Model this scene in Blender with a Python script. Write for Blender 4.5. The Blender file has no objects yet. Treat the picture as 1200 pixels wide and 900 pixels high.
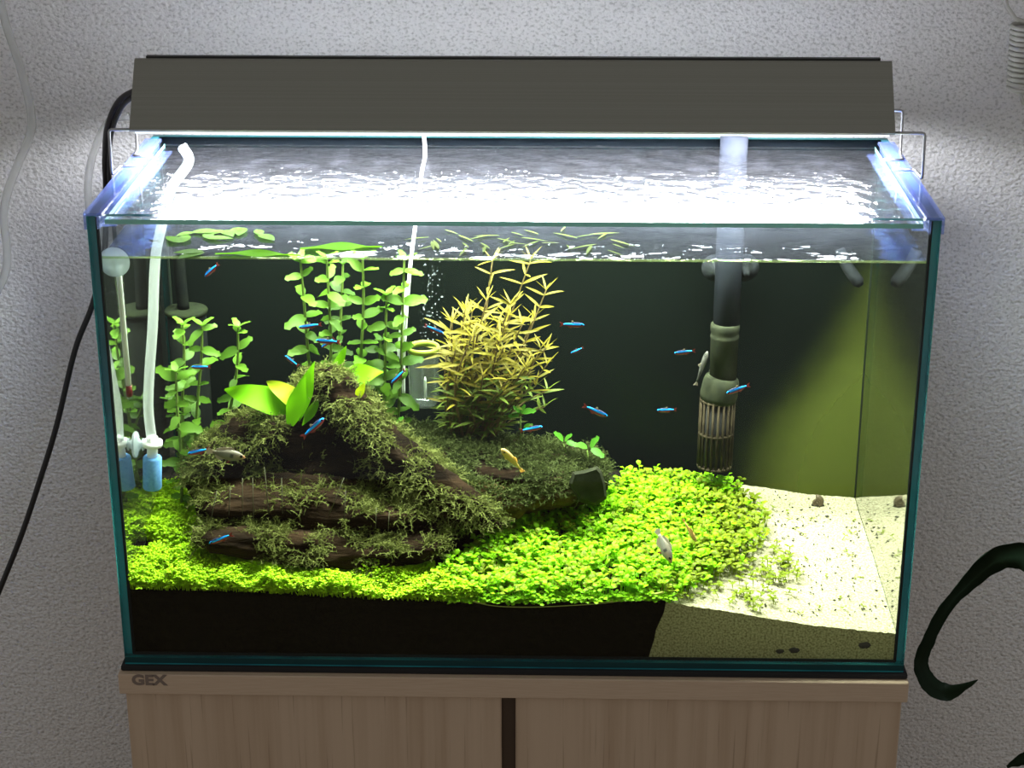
import bpy, math, random
from mathutils import Vector, Matrix, noise

# ------------------------------------------------------------------ camera, world, exposure
sc = bpy.context.scene
COL = sc.collection
Z0 = 0.705                     # height of the tank's underside above the floor, metres
FPX = 2200.0
CAM = Vector((3.0629, -126.6226, 73.4087))        # centimetres in the tank's frame
PITCH, YAW, ROLL = 0.37509, -0.0242005, -0.00144487
_cp, _sp = math.cos(PITCH), math.sin(PITCH)
FW = Vector((math.sin(YAW) * _cp, math.cos(YAW) * _cp, -_sp))
_r = Vector((math.cos(YAW), -math.sin(YAW), 0)); _u = _r.cross(FW)
RT = _r * math.cos(ROLL) + _u * math.sin(ROLL)
UP = _u * math.cos(ROLL) - _r * math.sin(ROLL)

def W(p):                      # tank frame (cm) -> world (m)
    return Vector((p[0] * .01, p[1] * .01, p[2] * .01 + Z0))

def at(px, py, Y):             # point of depth Y (cm) seen at a picture position
    d = FW * FPX + RT * (px - 600) - UP * (py - 450)
    return CAM + d * ((Y - CAM.y) / d.y)

def pix(p):
    d = Vector(p) - CAM; z = d.dot(FW)
    return 600 + FPX * d.dot(RT) / z, 450 - FPX * d.dot(UP) / z

cam_d = bpy.data.cameras.new('camera'); cam = bpy.data.objects.new('camera', cam_d); COL.objects.link(cam)
cam_d.sensor_width = 36; cam_d.lens = FPX / 1200 * 36; cam_d.clip_start = .05; cam_d.clip_end = 50
m = Matrix((RT, UP, -FW)).transposed().to_4x4(); m.translation = W(CAM); cam.matrix_world = m
sc.camera = cam

wd = bpy.data.worlds.new('room_light'); sc.world = wd; wd.use_nodes = True
bg = wd.node_tree.nodes['Background']; bg.inputs[0].default_value = (1, .97, .93, 1); bg.inputs[1].default_value = .265
LED_POWER = 15.0
sc.view_settings.view_transform = 'Standard'; sc.view_settings.look = 'None'
sc.view_settings.exposure = 0; sc.view_settings.gamma = 1; sc.view_settings.use_curve_mapping = False
sc.cycles.max_bounces = 10; sc.cycles.transparent_max_bounces = 40; sc.cycles.sample_clamp_indirect = 6
sc.cycles.use_denoising = True

RND = random.Random(7)

# ------------------------------------------------------------------ materials
MATS = {}
def newmat(name):
    mt = bpy.data.materials.new(name); mt.use_nodes = True; nt = mt.node_tree; nt.nodes.clear()
    out = nt.nodes.new('ShaderNodeOutputMaterial'); MATS[name] = mt
    return mt, nt, out
def N(nt, typ, **kw):
    n = nt.nodes.new(typ)
    for k, v in kw.items():
        if k in n.inputs: n.inputs[k].default_value = v
        else: setattr(n, k, v)
    return n
def c4(c): return (c[0], c[1], c[2], 1)

def pbr(name, col, rough=.5, metal=0, spec=.5, col2=None, scale=40, stretch=(1, 1, 1), bump=0, bscale=None, detail=4, lo=.35, hi=.65, trans=0):
    mt, nt, out = newmat(name); L = nt.links.new
    b = N(nt, 'ShaderNodeBsdfPrincipled'); b.inputs['Base Color'].default_value = c4(col)
    b.inputs['Roughness'].default_value = rough; b.inputs['Metallic'].default_value = metal
    b.inputs['Specular IOR Level'].default_value = spec
    tc = N(nt, 'ShaderNodeTexCoord'); mp = N(nt, 'ShaderNodeMapping'); mp.inputs['Scale'].default_value = stretch
    L(tc.outputs['Object'], mp.inputs['Vector'])
    if col2:
        ns = N(nt, 'ShaderNodeTexNoise'); ns.inputs['Scale'].default_value = scale; ns.inputs['Detail'].default_value = detail
        L(mp.outputs[0], ns.inputs['Vector'])
        rp = N(nt, 'ShaderNodeValToRGB'); rp.color_ramp.elements[0].position = lo; rp.color_ramp.elements[1].position = hi
        rp.color_ramp.elements[0].color = c4(col); rp.color_ramp.elements[1].color = c4(col2)
        L(ns.outputs[0], rp.inputs[0]); L(rp.outputs[0], b.inputs['Base Color'])
    if bump:
        n2 = N(nt, 'ShaderNodeTexNoise'); n2.inputs['Scale'].default_value = bscale or scale; n2.inputs['Detail'].default_value = 3
        L(mp.outputs[0], n2.inputs['Vector'])
        bp = N(nt, 'ShaderNodeBump'); bp.inputs['Strength'].default_value = 1; bp.inputs['Distance'].default_value = bump
        L(n2.outputs[0], bp.inputs['Height']); L(bp.outputs[0], b.inputs['Normal'])
    L(b.outputs[0], out.inputs[0])
    return mt

def leafmat(name, col, col2=None, transl=.4, rough=.45, gloss=.012):
    """leaf: diffuse + translucent + thin gloss, colour varied from leaf to leaf and along the blade"""
    mt, nt, out = newmat(name); L = nt.links.new
    col2 = col2 or tuple(x * .7 for x in col)
    oi = N(nt, 'ShaderNodeObjectInfo'); tc = N(nt, 'ShaderNodeTexCoord')
    ns = N(nt, 'ShaderNodeTexNoise'); ns.inputs['Scale'].default_value = 260; L(tc.outputs['Object'], ns.inputs['Vector'])
    ad = N(nt, 'ShaderNodeMath', operation='ADD'); L(oi.outputs['Random'], ad.inputs[0]); L(ns.outputs[0], ad.inputs[1])
    mu = N(nt, 'ShaderNodeMath', operation='MULTIPLY'); L(ad.outputs[0], mu.inputs[0]); mu.inputs[1].default_value = .5
    mx = N(nt, 'ShaderNodeMix', data_type='RGBA'); L(mu.outputs[0], mx.inputs['Factor'])
    mx.inputs[6].default_value = c4(col); mx.inputs[7].default_value = c4(col2)
    d = N(nt, 'ShaderNodeBsdfDiffuse'); t = N(nt, 'ShaderNodeBsdfTranslucent')
    L(mx.outputs[2], d.inputs[0]); L(mx.outputs[2], t.inputs[0])
    m1 = N(nt, 'ShaderNodeMixShader'); m1.inputs[0].default_value = transl; L(d.outputs[0], m1.inputs[1]); L(t.outputs[0], m1.inputs[2])
    g = N(nt, 'ShaderNodeBsdfGlossy'); g.inputs['Roughness'].default_value = rough
    m2 = N(nt, 'ShaderNodeMixShader'); m2.inputs[0].default_value = gloss; L(m1.outputs[0], m2.inputs[1]); L(g.outputs[0], m2.inputs[2])
    L(m2.outputs[0], out.inputs[0])
    return mt

def clear(name, tint=(1, 1, 1), ior=1.5, diff=0, dcol=(1, 1, 1), rough=0, bump=0, bscale=100, extra=0, grazing=None, film_noise=None):
    """see-through sheet: transparent with Fresnel gloss, an optional thin diffuse film"""
    mt, nt, out = newmat(name); L = nt.links.new
    t = N(nt, 'ShaderNodeBsdfTransparent'); t.inputs[0].default_value = c4(tint)
    g = N(nt, 'ShaderNodeBsdfGlossy'); g.inputs['Roughness'].default_value = rough
    cur = t
    if diff:
        d = N(nt, 'ShaderNodeBsdfDiffuse'); d.inputs[0].default_value = c4(dcol)
        tl = N(nt, 'ShaderNodeBsdfTranslucent'); tl.inputs[0].default_value = c4(dcol)
        md = N(nt, 'ShaderNodeMixShader'); md.inputs[0].default_value = .35; L(d.outputs[0], md.inputs[1]); L(tl.outputs[0], md.inputs[2])
        m0 = N(nt, 'ShaderNodeMixShader'); m0.inputs[0].default_value = diff
        if film_noise:
            tc0 = N(nt, 'ShaderNodeTexCoord'); nn = N(nt, 'ShaderNodeTexNoise'); nn.inputs['Scale'].default_value = film_noise[0]; nn.inputs['Detail'].default_value = 6
            L(tc0.outputs['Object'], nn.inputs['Vector'])
            mr = N(nt, 'ShaderNodeMapRange'); mr.inputs['From Min'].default_value = film_noise[1]; mr.inputs['From Max'].default_value = film_noise[2]
            mr.inputs['To Min'].default_value = diff * film_noise[3]; mr.inputs['To Max'].default_value = diff
            L(nn.outputs[0], mr.inputs['Value']); L(mr.outputs[0], m0.inputs[0])
        L(t.outputs[0], m0.inputs[1]); L(md.outputs[0], m0.inputs[2]); cur = m0
    mx = N(nt, 'ShaderNodeMixShader')
    if grazing:                # total reflection beyond the critical angle of water against glass and air
        lw = N(nt, 'ShaderNodeLayerWeight'); lw.inputs['Blend'].default_value = .5
        mr = N(nt, 'ShaderNodeMapRange'); mr.inputs['From Min'].default_value = .30; mr.inputs['From Max'].default_value = .45
        mr.inputs['To Min'].default_value = .03; mr.inputs['To Max'].default_value = grazing
        L(lw.outputs['Facing'], mr.inputs['Value']); L(mr.outputs[0], mx.inputs[0])
    else:
        # Schlick's approximation, the same for both faces of a thin sheet
        r0 = ((ior - 1) / (ior + 1)) ** 2 + extra
        lw = N(nt, 'ShaderNodeLayerWeight'); lw.inputs['Blend'].default_value = .5
        pw = N(nt, 'ShaderNodeMath', operation='POWER'); L(lw.outputs['Facing'], pw.inputs[0]); pw.inputs[1].default_value = 5
        a = N(nt, 'ShaderNodeMath', operation='MULTIPLY_ADD', use_clamp=True); L(pw.outputs[0], a.inputs[0]); a.inputs[1].default_value = (1 - r0) if ior > 1.2 else r0 * 4; a.inputs[2].default_value = r0
        L(a.outputs[0], mx.inputs[0])
    if bump:
        tc = N(nt, 'ShaderNodeTexCoord'); ns = N(nt, 'ShaderNodeTexNoise'); ns.inputs['Scale'].default_value = bscale; ns.inputs['Detail'].default_value = 3
        L(tc.outputs['Object'], ns.inputs['Vector'])
        bp = N(nt, 'ShaderNodeBump'); bp.inputs['Distance'].default_value = bump; bp.inputs['Strength'].default_value = 1
        L(ns.outputs[0], bp.inputs['Height']); L(bp.outputs[0], g.inputs['Normal'])
    L(cur.outputs[0], mx.inputs[1]); L(g.outputs[0], mx.inputs[2]); L(mx.outputs[0], out.inputs[0])
    return mt

def emit(name, col, s):
    mt, nt, out = newmat(name); e = N(nt, 'ShaderNodeEmission'); e.inputs[0].default_value = c4(col); e.inputs[1].default_value = s
    nt.links.new(e.outputs[0], out.inputs[0]); return mt

# wallpaper: woven relief
def wall_material():
    mt, nt, out = newmat('wallpaper'); L = nt.links.new
    b = N(nt, 'ShaderNodeBsdfPrincipled'); b.inputs['Base Color'].default_value = (.82, .815, .82, 1); b.inputs['Roughness'].default_value = .8
    b.inputs['Specular IOR Level'].default_value = .2
    tc = N(nt, 'ShaderNodeTexCoord')
    mp = N(nt, 'ShaderNodeMapping'); mp.inputs['Scale'].default_value = (1, 1, 1.25); L(tc.outputs['Object'], mp.inputs[0])
    n1 = N(nt, 'ShaderNodeTexNoise'); n1.inputs['Scale'].default_value = 330; n1.inputs['Detail'].default_value = 3; L(mp.outputs[0], n1.inputs['Vector'])
    v = N(nt, 'ShaderNodeTexVoronoi'); v.inputs['Scale'].default_value = 230; L(mp.outputs[0], v.inputs['Vector'])
    a = N(nt, 'ShaderNodeMath', operation='MULTIPLY_ADD'); a.inputs[1].default_value = .7; L(v.outputs['Distance'], a.inputs[0]); L(n1.outputs[0], a.inputs[2])
    bp = N(nt, 'ShaderNodeBump'); bp.inputs['Distance'].default_value = .0016; bp.inputs['Strength'].default_value = 1
    L(a.outputs[0], bp.inputs['Height']); L(bp.outputs[0], b.inputs['Normal'])
    rp = N(nt, 'ShaderNodeValToRGB'); rp.color_ramp.elements[0].position = .28; rp.color_ramp.elements[1].position = .5
    rp.color_ramp.elements[0].color = (.48, .48, .475, 1); rp.color_ramp.elements[1].color = (.82, .815, .82, 1)
    L(n1.outputs[0], rp.inputs[0]); L(rp.outputs[0], b.inputs['Base Color'])
    L(b.outputs[0], out.inputs[0]); return mt
wall_material()

def cabinet_material():
    mt, nt, out = newmat('maple'); L = nt.links.new
    b = N(nt, 'ShaderNodeBsdfPrincipled'); b.inputs['Roughness'].default_value = .55
    tc = N(nt, 'ShaderNodeTexCoord'); mp = N(nt, 'ShaderNodeMapping'); mp.inputs['Scale'].default_value = (110, 110, 3.0); L(tc.outputs['Object'], mp.inputs[0])
    n1 = N(nt, 'ShaderNodeTexNoise'); n1.inputs['Scale'].default_value = 1; n1.inputs['Detail'].default_value = 5; L(mp.outputs[0], n1.inputs['Vector'])
    rp = N(nt, 'ShaderNodeValToRGB'); e = rp.color_ramp.elements
    e[0].position = .3; e[0].color = (.46, .335, .23, 1); e[1].position = .55; e[1].color = (.54, .41, .295, 1)
    x = e.new(.75); x.color = (.565, .43, .31, 1)
    L(n1.outputs[0], rp.inputs[0])
    mp2 = N(nt, 'ShaderNodeMapping'); mp2.inputs['Scale'].default_value = (420, 420, 9); L(tc.outputs['Object'], mp2.inputs[0])   # pores
    n2 = N(nt, 'ShaderNodeTexNoise'); n2.inputs['Scale'].default_value = 1; n2.inputs['Detail'].default_value = 2; L(mp2.outputs[0], n2.inputs['Vector'])
    m2 = N(nt, 'ShaderNodeMapRange'); m2.inputs['From Min'].default_value = .62; m2.inputs['From Max'].default_value = .72; m2.inputs['To Max'].default_value = .5; L(n2.outputs[0], m2.inputs['Value'])
    mx = N(nt, 'ShaderNodeMix', data_type='RGBA'); L(m2.outputs[0], mx.inputs['Factor']); L(rp.outputs[0], mx.inputs[6]); mx.inputs[7].default_value = (.24, .16, .10, 1)
    L(mx.outputs[2], b.inputs['Base Color']); L(b.outputs[0], out.inputs[0]); return mt
cabinet_material()
pbr('board_edge', (.52, .39, .28), .5, col2=(.57, .44, .32), scale=30, stretch=(2, 10, 60))
pbr('gap_brown', (.06, .035, .02), .6)
pbr('logo_ink', (.19, .145, .12), .5)
pbr('foam_black', (.012, .012, .013), .9)
pbr('floor_wood', (.25, .17, .11), .5, col2=(.32, .22, .15), scale=6, stretch=(1, 8, 1))
pbr('housing', (.25, .25, .215), .45, .5, col2=(.275, .275, .24), scale=3, stretch=(.2, 260, 260), detail=2)
pbr('housing_dark', (.03, .03, .028), .5, .3)
pbr('steel', (.42, .42, .43), .35, 1)
pbr('led_board', (.85, .87, .9), .5)
emit('led_white', (.88, .93, 1), 30); emit('led_blue', (.15, .2, 1), 26); emit('led_green', (.1, 1, .35), 18); emit('led_red', (1, .15, .1), 16)
emit('light_strip', (.86, .93, 1), 1.3)
pbr('cable_black', (.008, .008, .009), .45)
pbr('cord_white', (.50, .495, .46), .5)
clear('glass', (.985, 1, .99), 1.4)
clear('glass_wet', (.985, 1, .99), 1.08)
pbr('glass_edge', (.02, .12, .17), .12, col2=(.035, .33, .35), scale=14, stretch=(1, 1, .4))
pbr('silicone', (.008, .012, .012), .6, spec=.1)
clear('lid_glass', (.985, .99, .99), 1.5, bump=.00002, bscale=240)
clear('lid_wet', (.985, .99, .99), 1.5, diff=.022, dcol=(.80, .82, 1), bump=.0030, bscale=75, rough=.165, extra=.07, film_noise=(60, .45, .75, .2))
pbr('lid_edge', (.30, .66, .58), .3, spec=.3)
pbr('edge_dark', (.006, .045, .05), .3, spec=.2)
clear('holder_plastic', (.72, .80, 1), 1.5, diff=.2, dcol=(.42, .52, 1), rough=.12)
clear('tube_clear', (.86, .89, .88), 1.45, diff=.34, dcol=(.85, .9, .9), rough=.15)
clear('tube_wall', (.9, .9, .9), 1.4, diff=.30, dcol=(.8, .82, .8), rough=.2)
clear('cup_clear', (.8, .85, .88), 1.45, diff=.5, dcol=(.72, .8, .86), rough=.2)
clear('jar_glass', (.86, .92, .9), 1.5, diff=.09, dcol=(.8, .9, .85), rough=.05, extra=.03)
clear('bubble', (.95, 1, 1), 1.4, diff=.25, dcol=(.8, .9, 1), extra=.1)
clear('droplet', (.98, .98, 1), 1.5, diff=.1, dcol=(.9, .93, 1), extra=.15, rough=.1)
clear('water_top', (.95, .985, .96), 1.33, diff=.04, dcol=(.70, .80, .95), bump=.0011, bscale=55, film_noise=(45, .35, .7, .55))
clear('water_side', (.96, 1, .97), 1.33, grazing=.82, rough=.035)
clear('water_clear', (.97, 1, .80), 1.0)
clear('meniscus', (.8, .9, .6), 1.33, diff=.16, dcol=(.75, .85, .45))
pbr('white_plastic', (.78, .80, .82), .35)
pbr('blue_stone', (.07, .22, .52), .85, col2=(.11, .30, .62), scale=400)
pbr('dark_stone_end', (.01, .015, .03), .9)
pbr('red_liquid', (.16, .004, .008), .5)
pbr('pipe_grey', (.014, .017, .024), .8, spec=.06, col2=(.021, .024, .031), scale=60)
pbr('pipe_algae', (.018, .021, .014), .9, spec=.05, col2=(.03, .034, .02), scale=90)
pbr('strainer_brown', (.022, .017, .011), .9, spec=.05, col2=(.045, .036, .022), scale=120)
pbr('inner_dark', (.006, .006, .006), .8)
pbr('pump_black', (.003, .004, .004), .9, spec=.03, col2=(.005, .0065, .005), scale=80)
pbr('pump_cap', (.006, .008, .006), .9, spec=.03, col2=(.013, .018, .008), scale=200)
pbr('clip_grey', (.019, .022, .026), .85, spec=.06, col2=(.008, .0095, .010), scale=160)
pbr('jar_rim', (.32, .40, .05), .5)
pbr('soil', (.004, .0037, .003), .95, spec=.05, col2=(.012, .010, .007), scale=420, bump=.0012, bscale=420)
pbr('sand', (.16, .145, .08), .95, col2=(.42, .395, .27), scale=620, bump=.0009, bscale=620, lo=.32, hi=.6, spec=.1)
pbr('wood', (.006, .004, .0025), .95, spec=.04, col2=(.025, .0145, .008), scale=60, stretch=(.35, 1, 1.6), bump=.004, bscale=90, lo=.35, hi=.72)
pbr('wood_light', (.030, .018, .009), .95, spec=.04, col2=(.085, .052, .022), scale=50, stretch=(.35, 1, 1.6), bump=.003, bscale=90)
pbr('slate', (.020, .023, .014), .95, spec=.02, col2=(.034, .037, .023), scale=80, bump=.001)
pbr('thread', (.07, .07, .045), .9, spec=.02)
leafmat('moss', (.14, .155, .04), (.07, .085, .022), .3, .6, .004)
leafmat('moss_dark', (.09, .11, .033), (.045, .06, .018), .3, .6, .004)
leafmat('carpet_fine', (.46, .68, .012), (.24, .48, .01), .4)
leafmat('carpet_round', (.31, .60, .010), (.15, .40, .006), .4)
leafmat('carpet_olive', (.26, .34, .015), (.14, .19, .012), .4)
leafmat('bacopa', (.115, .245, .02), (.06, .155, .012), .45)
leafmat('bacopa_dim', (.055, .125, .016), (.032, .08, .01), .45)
leafmat('sword', (.17, .44, .003), (.10, .33, .002), .5, .5, .006)
leafmat('sword_yellow', (.36, .46, .008), (.27, .38, .006), .5, .5)
leafmat('gold', (.27, .215, .025), (.165, .16, .022), .45)
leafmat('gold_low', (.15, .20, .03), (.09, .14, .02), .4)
leafmat('stem_green', (.16, .24, .05), (.10, .17, .03), .2)
leafmat('stem_brown', (.18, .13, .05), (.12, .09, .04), .2)
leafmat('sprout', (.10, .31, .03), (.07, .24, .02), .45, .4)
leafmat('runner', (.60, .68, .14), (.52, .58, .14), .3)
leafmat('dark_leaf', (.016, .032, .015), (.010, .022, .011), .15, .4)
pbr('snail', (.055, .04, .022), .5, col2=(.12, .09, .05), scale=500)
pbr('pebble_dark', (.03, .028, .018), .8)

# back film: black sheet behind the glass; an olive green area with a soft curved edge covers the glass at the right
def film_material():
    mt, nt, out = newmat('black_film'); L = nt.links.new
    b = N(nt, 'ShaderNodeBsdfPrincipled'); b.inputs['Base Color'].default_value = (.0018, .003, .0048, 1); b.inputs['Roughness'].default_value = .9; b.inputs['Specular IOR Level'].default_value = .05
    L(b.outputs[0], out.inputs[0])
film_material()
def olive_film_material():
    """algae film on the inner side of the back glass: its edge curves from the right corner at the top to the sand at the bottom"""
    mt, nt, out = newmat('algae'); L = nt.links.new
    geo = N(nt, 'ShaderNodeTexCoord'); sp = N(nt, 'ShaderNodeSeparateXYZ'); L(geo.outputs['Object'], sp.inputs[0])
    # object space in metres, origin at the bottom centre of the sheet (x = 23.5 cm); edge of the olive area: x_e(z)
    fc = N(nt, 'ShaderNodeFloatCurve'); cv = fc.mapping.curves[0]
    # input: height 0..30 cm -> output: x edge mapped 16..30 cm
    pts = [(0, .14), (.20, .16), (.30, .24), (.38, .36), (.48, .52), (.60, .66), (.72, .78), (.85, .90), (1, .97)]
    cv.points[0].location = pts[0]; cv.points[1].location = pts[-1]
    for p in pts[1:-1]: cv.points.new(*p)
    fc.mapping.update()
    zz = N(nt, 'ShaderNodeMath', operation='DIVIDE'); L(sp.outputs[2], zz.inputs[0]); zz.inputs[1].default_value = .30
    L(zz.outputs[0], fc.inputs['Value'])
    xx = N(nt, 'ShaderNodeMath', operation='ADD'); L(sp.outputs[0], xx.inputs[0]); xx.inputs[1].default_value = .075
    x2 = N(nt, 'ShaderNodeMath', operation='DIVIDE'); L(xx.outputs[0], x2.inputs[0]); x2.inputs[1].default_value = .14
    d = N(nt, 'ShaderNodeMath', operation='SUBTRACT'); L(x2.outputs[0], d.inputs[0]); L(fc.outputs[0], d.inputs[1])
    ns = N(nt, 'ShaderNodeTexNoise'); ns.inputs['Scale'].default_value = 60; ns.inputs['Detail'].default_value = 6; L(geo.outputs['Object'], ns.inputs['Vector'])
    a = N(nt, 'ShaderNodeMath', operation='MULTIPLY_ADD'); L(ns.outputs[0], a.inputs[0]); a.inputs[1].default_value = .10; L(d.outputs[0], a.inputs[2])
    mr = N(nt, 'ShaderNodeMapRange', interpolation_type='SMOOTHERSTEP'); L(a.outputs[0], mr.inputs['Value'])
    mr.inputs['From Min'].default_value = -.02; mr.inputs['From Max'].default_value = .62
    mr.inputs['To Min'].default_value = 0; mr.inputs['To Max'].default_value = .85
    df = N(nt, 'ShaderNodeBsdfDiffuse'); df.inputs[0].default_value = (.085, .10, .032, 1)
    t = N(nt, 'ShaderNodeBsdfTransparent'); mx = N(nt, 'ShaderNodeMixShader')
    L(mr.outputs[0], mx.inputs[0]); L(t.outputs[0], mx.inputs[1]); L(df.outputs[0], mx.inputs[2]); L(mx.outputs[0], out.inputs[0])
olive_film_material()

# fish: colours laid out along the body
def tetra_material():
    mt, nt, out = newmat('tetra'); L = nt.links.new
    b = N(nt, 'ShaderNodeBsdfPrincipled'); b.inputs['Roughness'].default_value = .5; b.inputs['Specular IOR Level'].default_value = .15
    tc = N(nt, 'ShaderNodeTexCoord'); sp = N(nt, 'ShaderNodeSeparateXYZ'); L(tc.outputs['Object'], sp.inputs[0])
    rp = N(nt, 'ShaderNodeValToRGB'); rp.color_ramp.interpolation = 'LINEAR'; e = rp.color_ramp.elements
    mr = N(nt, 'ShaderNodeMapRange'); mr.inputs['From Min'].default_value = -.0028; mr.inputs['From Max'].default_value = .0028; L(sp.outputs[2], mr.inputs['Value'])
    L(mr.outputs[0], rp.inputs[0])
    e[0].position = 0; e[0].color = (.5, .35, .32, 1); e[1].position = 1; e[1].color = (.02, .03, .06, 1)
    for p, c in ((.20, (.30, .05, .04)), (.44, (.22, .015, .03)), (.50, (.0, .20, .95)), (.62, (.01, .48, 1.0)), (.76, (.0, .20, .95)), (.83, (.01, .015, .06))):
        x = e.new(p); x.color = c4(c)
    L(rp.outputs[0], b.inputs['Base Color']); L(b.outputs[0], out.inputs[0])
tetra_material()
leafmat('tetra_tail', (.32, .06, .05), (.22, .05, .05), .5)
leafmat('fin_pale', (.42, .38, .30), (.35, .3, .25), .5)
leafmat('fin_gold', (.75, .55, .22), (.6, .42, .16), .5)
pbr('fish_eye', (.004, .004, .004), .2)
def ram_material():
    mt, nt, out = newmat('ram'); L = nt.links.new
    b = N(nt, 'ShaderNodeBsdfPrincipled'); b.inputs['Roughness'].default_value = .35
    tc = N(nt, 'ShaderNodeTexCoord'); 
    ns = N(nt, 'ShaderNodeTexNoise'); ns.inputs['Scale'].default_value = 200; L(tc.outputs['Object'], ns.inputs['Vector'])
    rp = N(nt, 'ShaderNodeValToRGB'); e = rp.color_ramp.elements
    sp = N(nt, 'ShaderNodeSeparateXYZ'); L(tc.outputs['Object'], sp.inputs[0])
    mr = N(nt, 'ShaderNodeMapRange'); mr.inputs['From Min'].default_value = -.015; mr.inputs['From Max'].default_value = .015; L(sp.outputs[0], mr.inputs['Value'])
    L(mr.outputs[0], rp.inputs[0])
    e[0].position = 0; e[0].color = (.20, .15, .10, 1); e[1].position = 1; e[1].color = (.36, .16, .07, 1)
    for p, c in ((.3, (.14, .14, .12)), (.55, (.16, .155, .135)), (.585, (.03, .03, .03)), (.64, (.03, .03, .03)), (.675, (.19, .155, .12)), (.84, (.21, .16, .11))):
        x = e.new(p); x.color = c4(c)
    # the dark blotch sits on the flank only
    m2 = N(nt, 'ShaderNodeMapRange'); m2.inputs['From Min'].default_value = .0012; m2.inputs['From Max'].default_value = .0022
    ab = N(nt, 'ShaderNodeMath', operation='ABSOLUTE'); L(sp.outputs[2], ab.inputs[0]); L(ab.outputs[0], m2.inputs['Value'])
    mx = N(nt, 'ShaderNodeMix', data_type='RGBA'); L(m2.outputs[0], mx.inputs['Factor']); L(rp.outputs[0], mx.inputs[6]); mx.inputs[7].default_value = (.17, .15, .12, 1)
    L(mx.outputs[2], b.inputs['Base Color']); L(b.outputs[0], out.inputs[0])
ram_material()
pbr('gold_fish', (.50, .30, .075), .5, spec=.2, col2=(.56, .38, .14), scale=150)
pbr('oto', (.012, .013, .012), .7, spec=.05, col2=(.11, .11, .10), scale=260, stretch=(.5, 1, 2))

# ------------------------------------------------------------------ mesh helpers (all coordinates in cm, tank frame)
def catmull(pts, k=8):
    P = [Vector(p) for p in pts]
    if len(P) < 3: return P
    out = []
    for i in range(len(P) - 1):
        p0 = P[i - 1] if i else P[0] * 2 - P[1]; p1, p2 = P[i], P[i + 1]; p3 = P[i + 2] if i + 2 < len(P) else P[-1] * 2 - P[-2]
        for j in range(k):
            t = j / k
            out.append(.5 * ((2 * p1) + (p2 - p0) * t + (2 * p0 - 5 * p1 + 4 * p2 - p3) * t * t + (3 * p1 - p0 - 3 * p2 + p3) * t ** 3))
    out.append(P[-1]); return out

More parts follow.
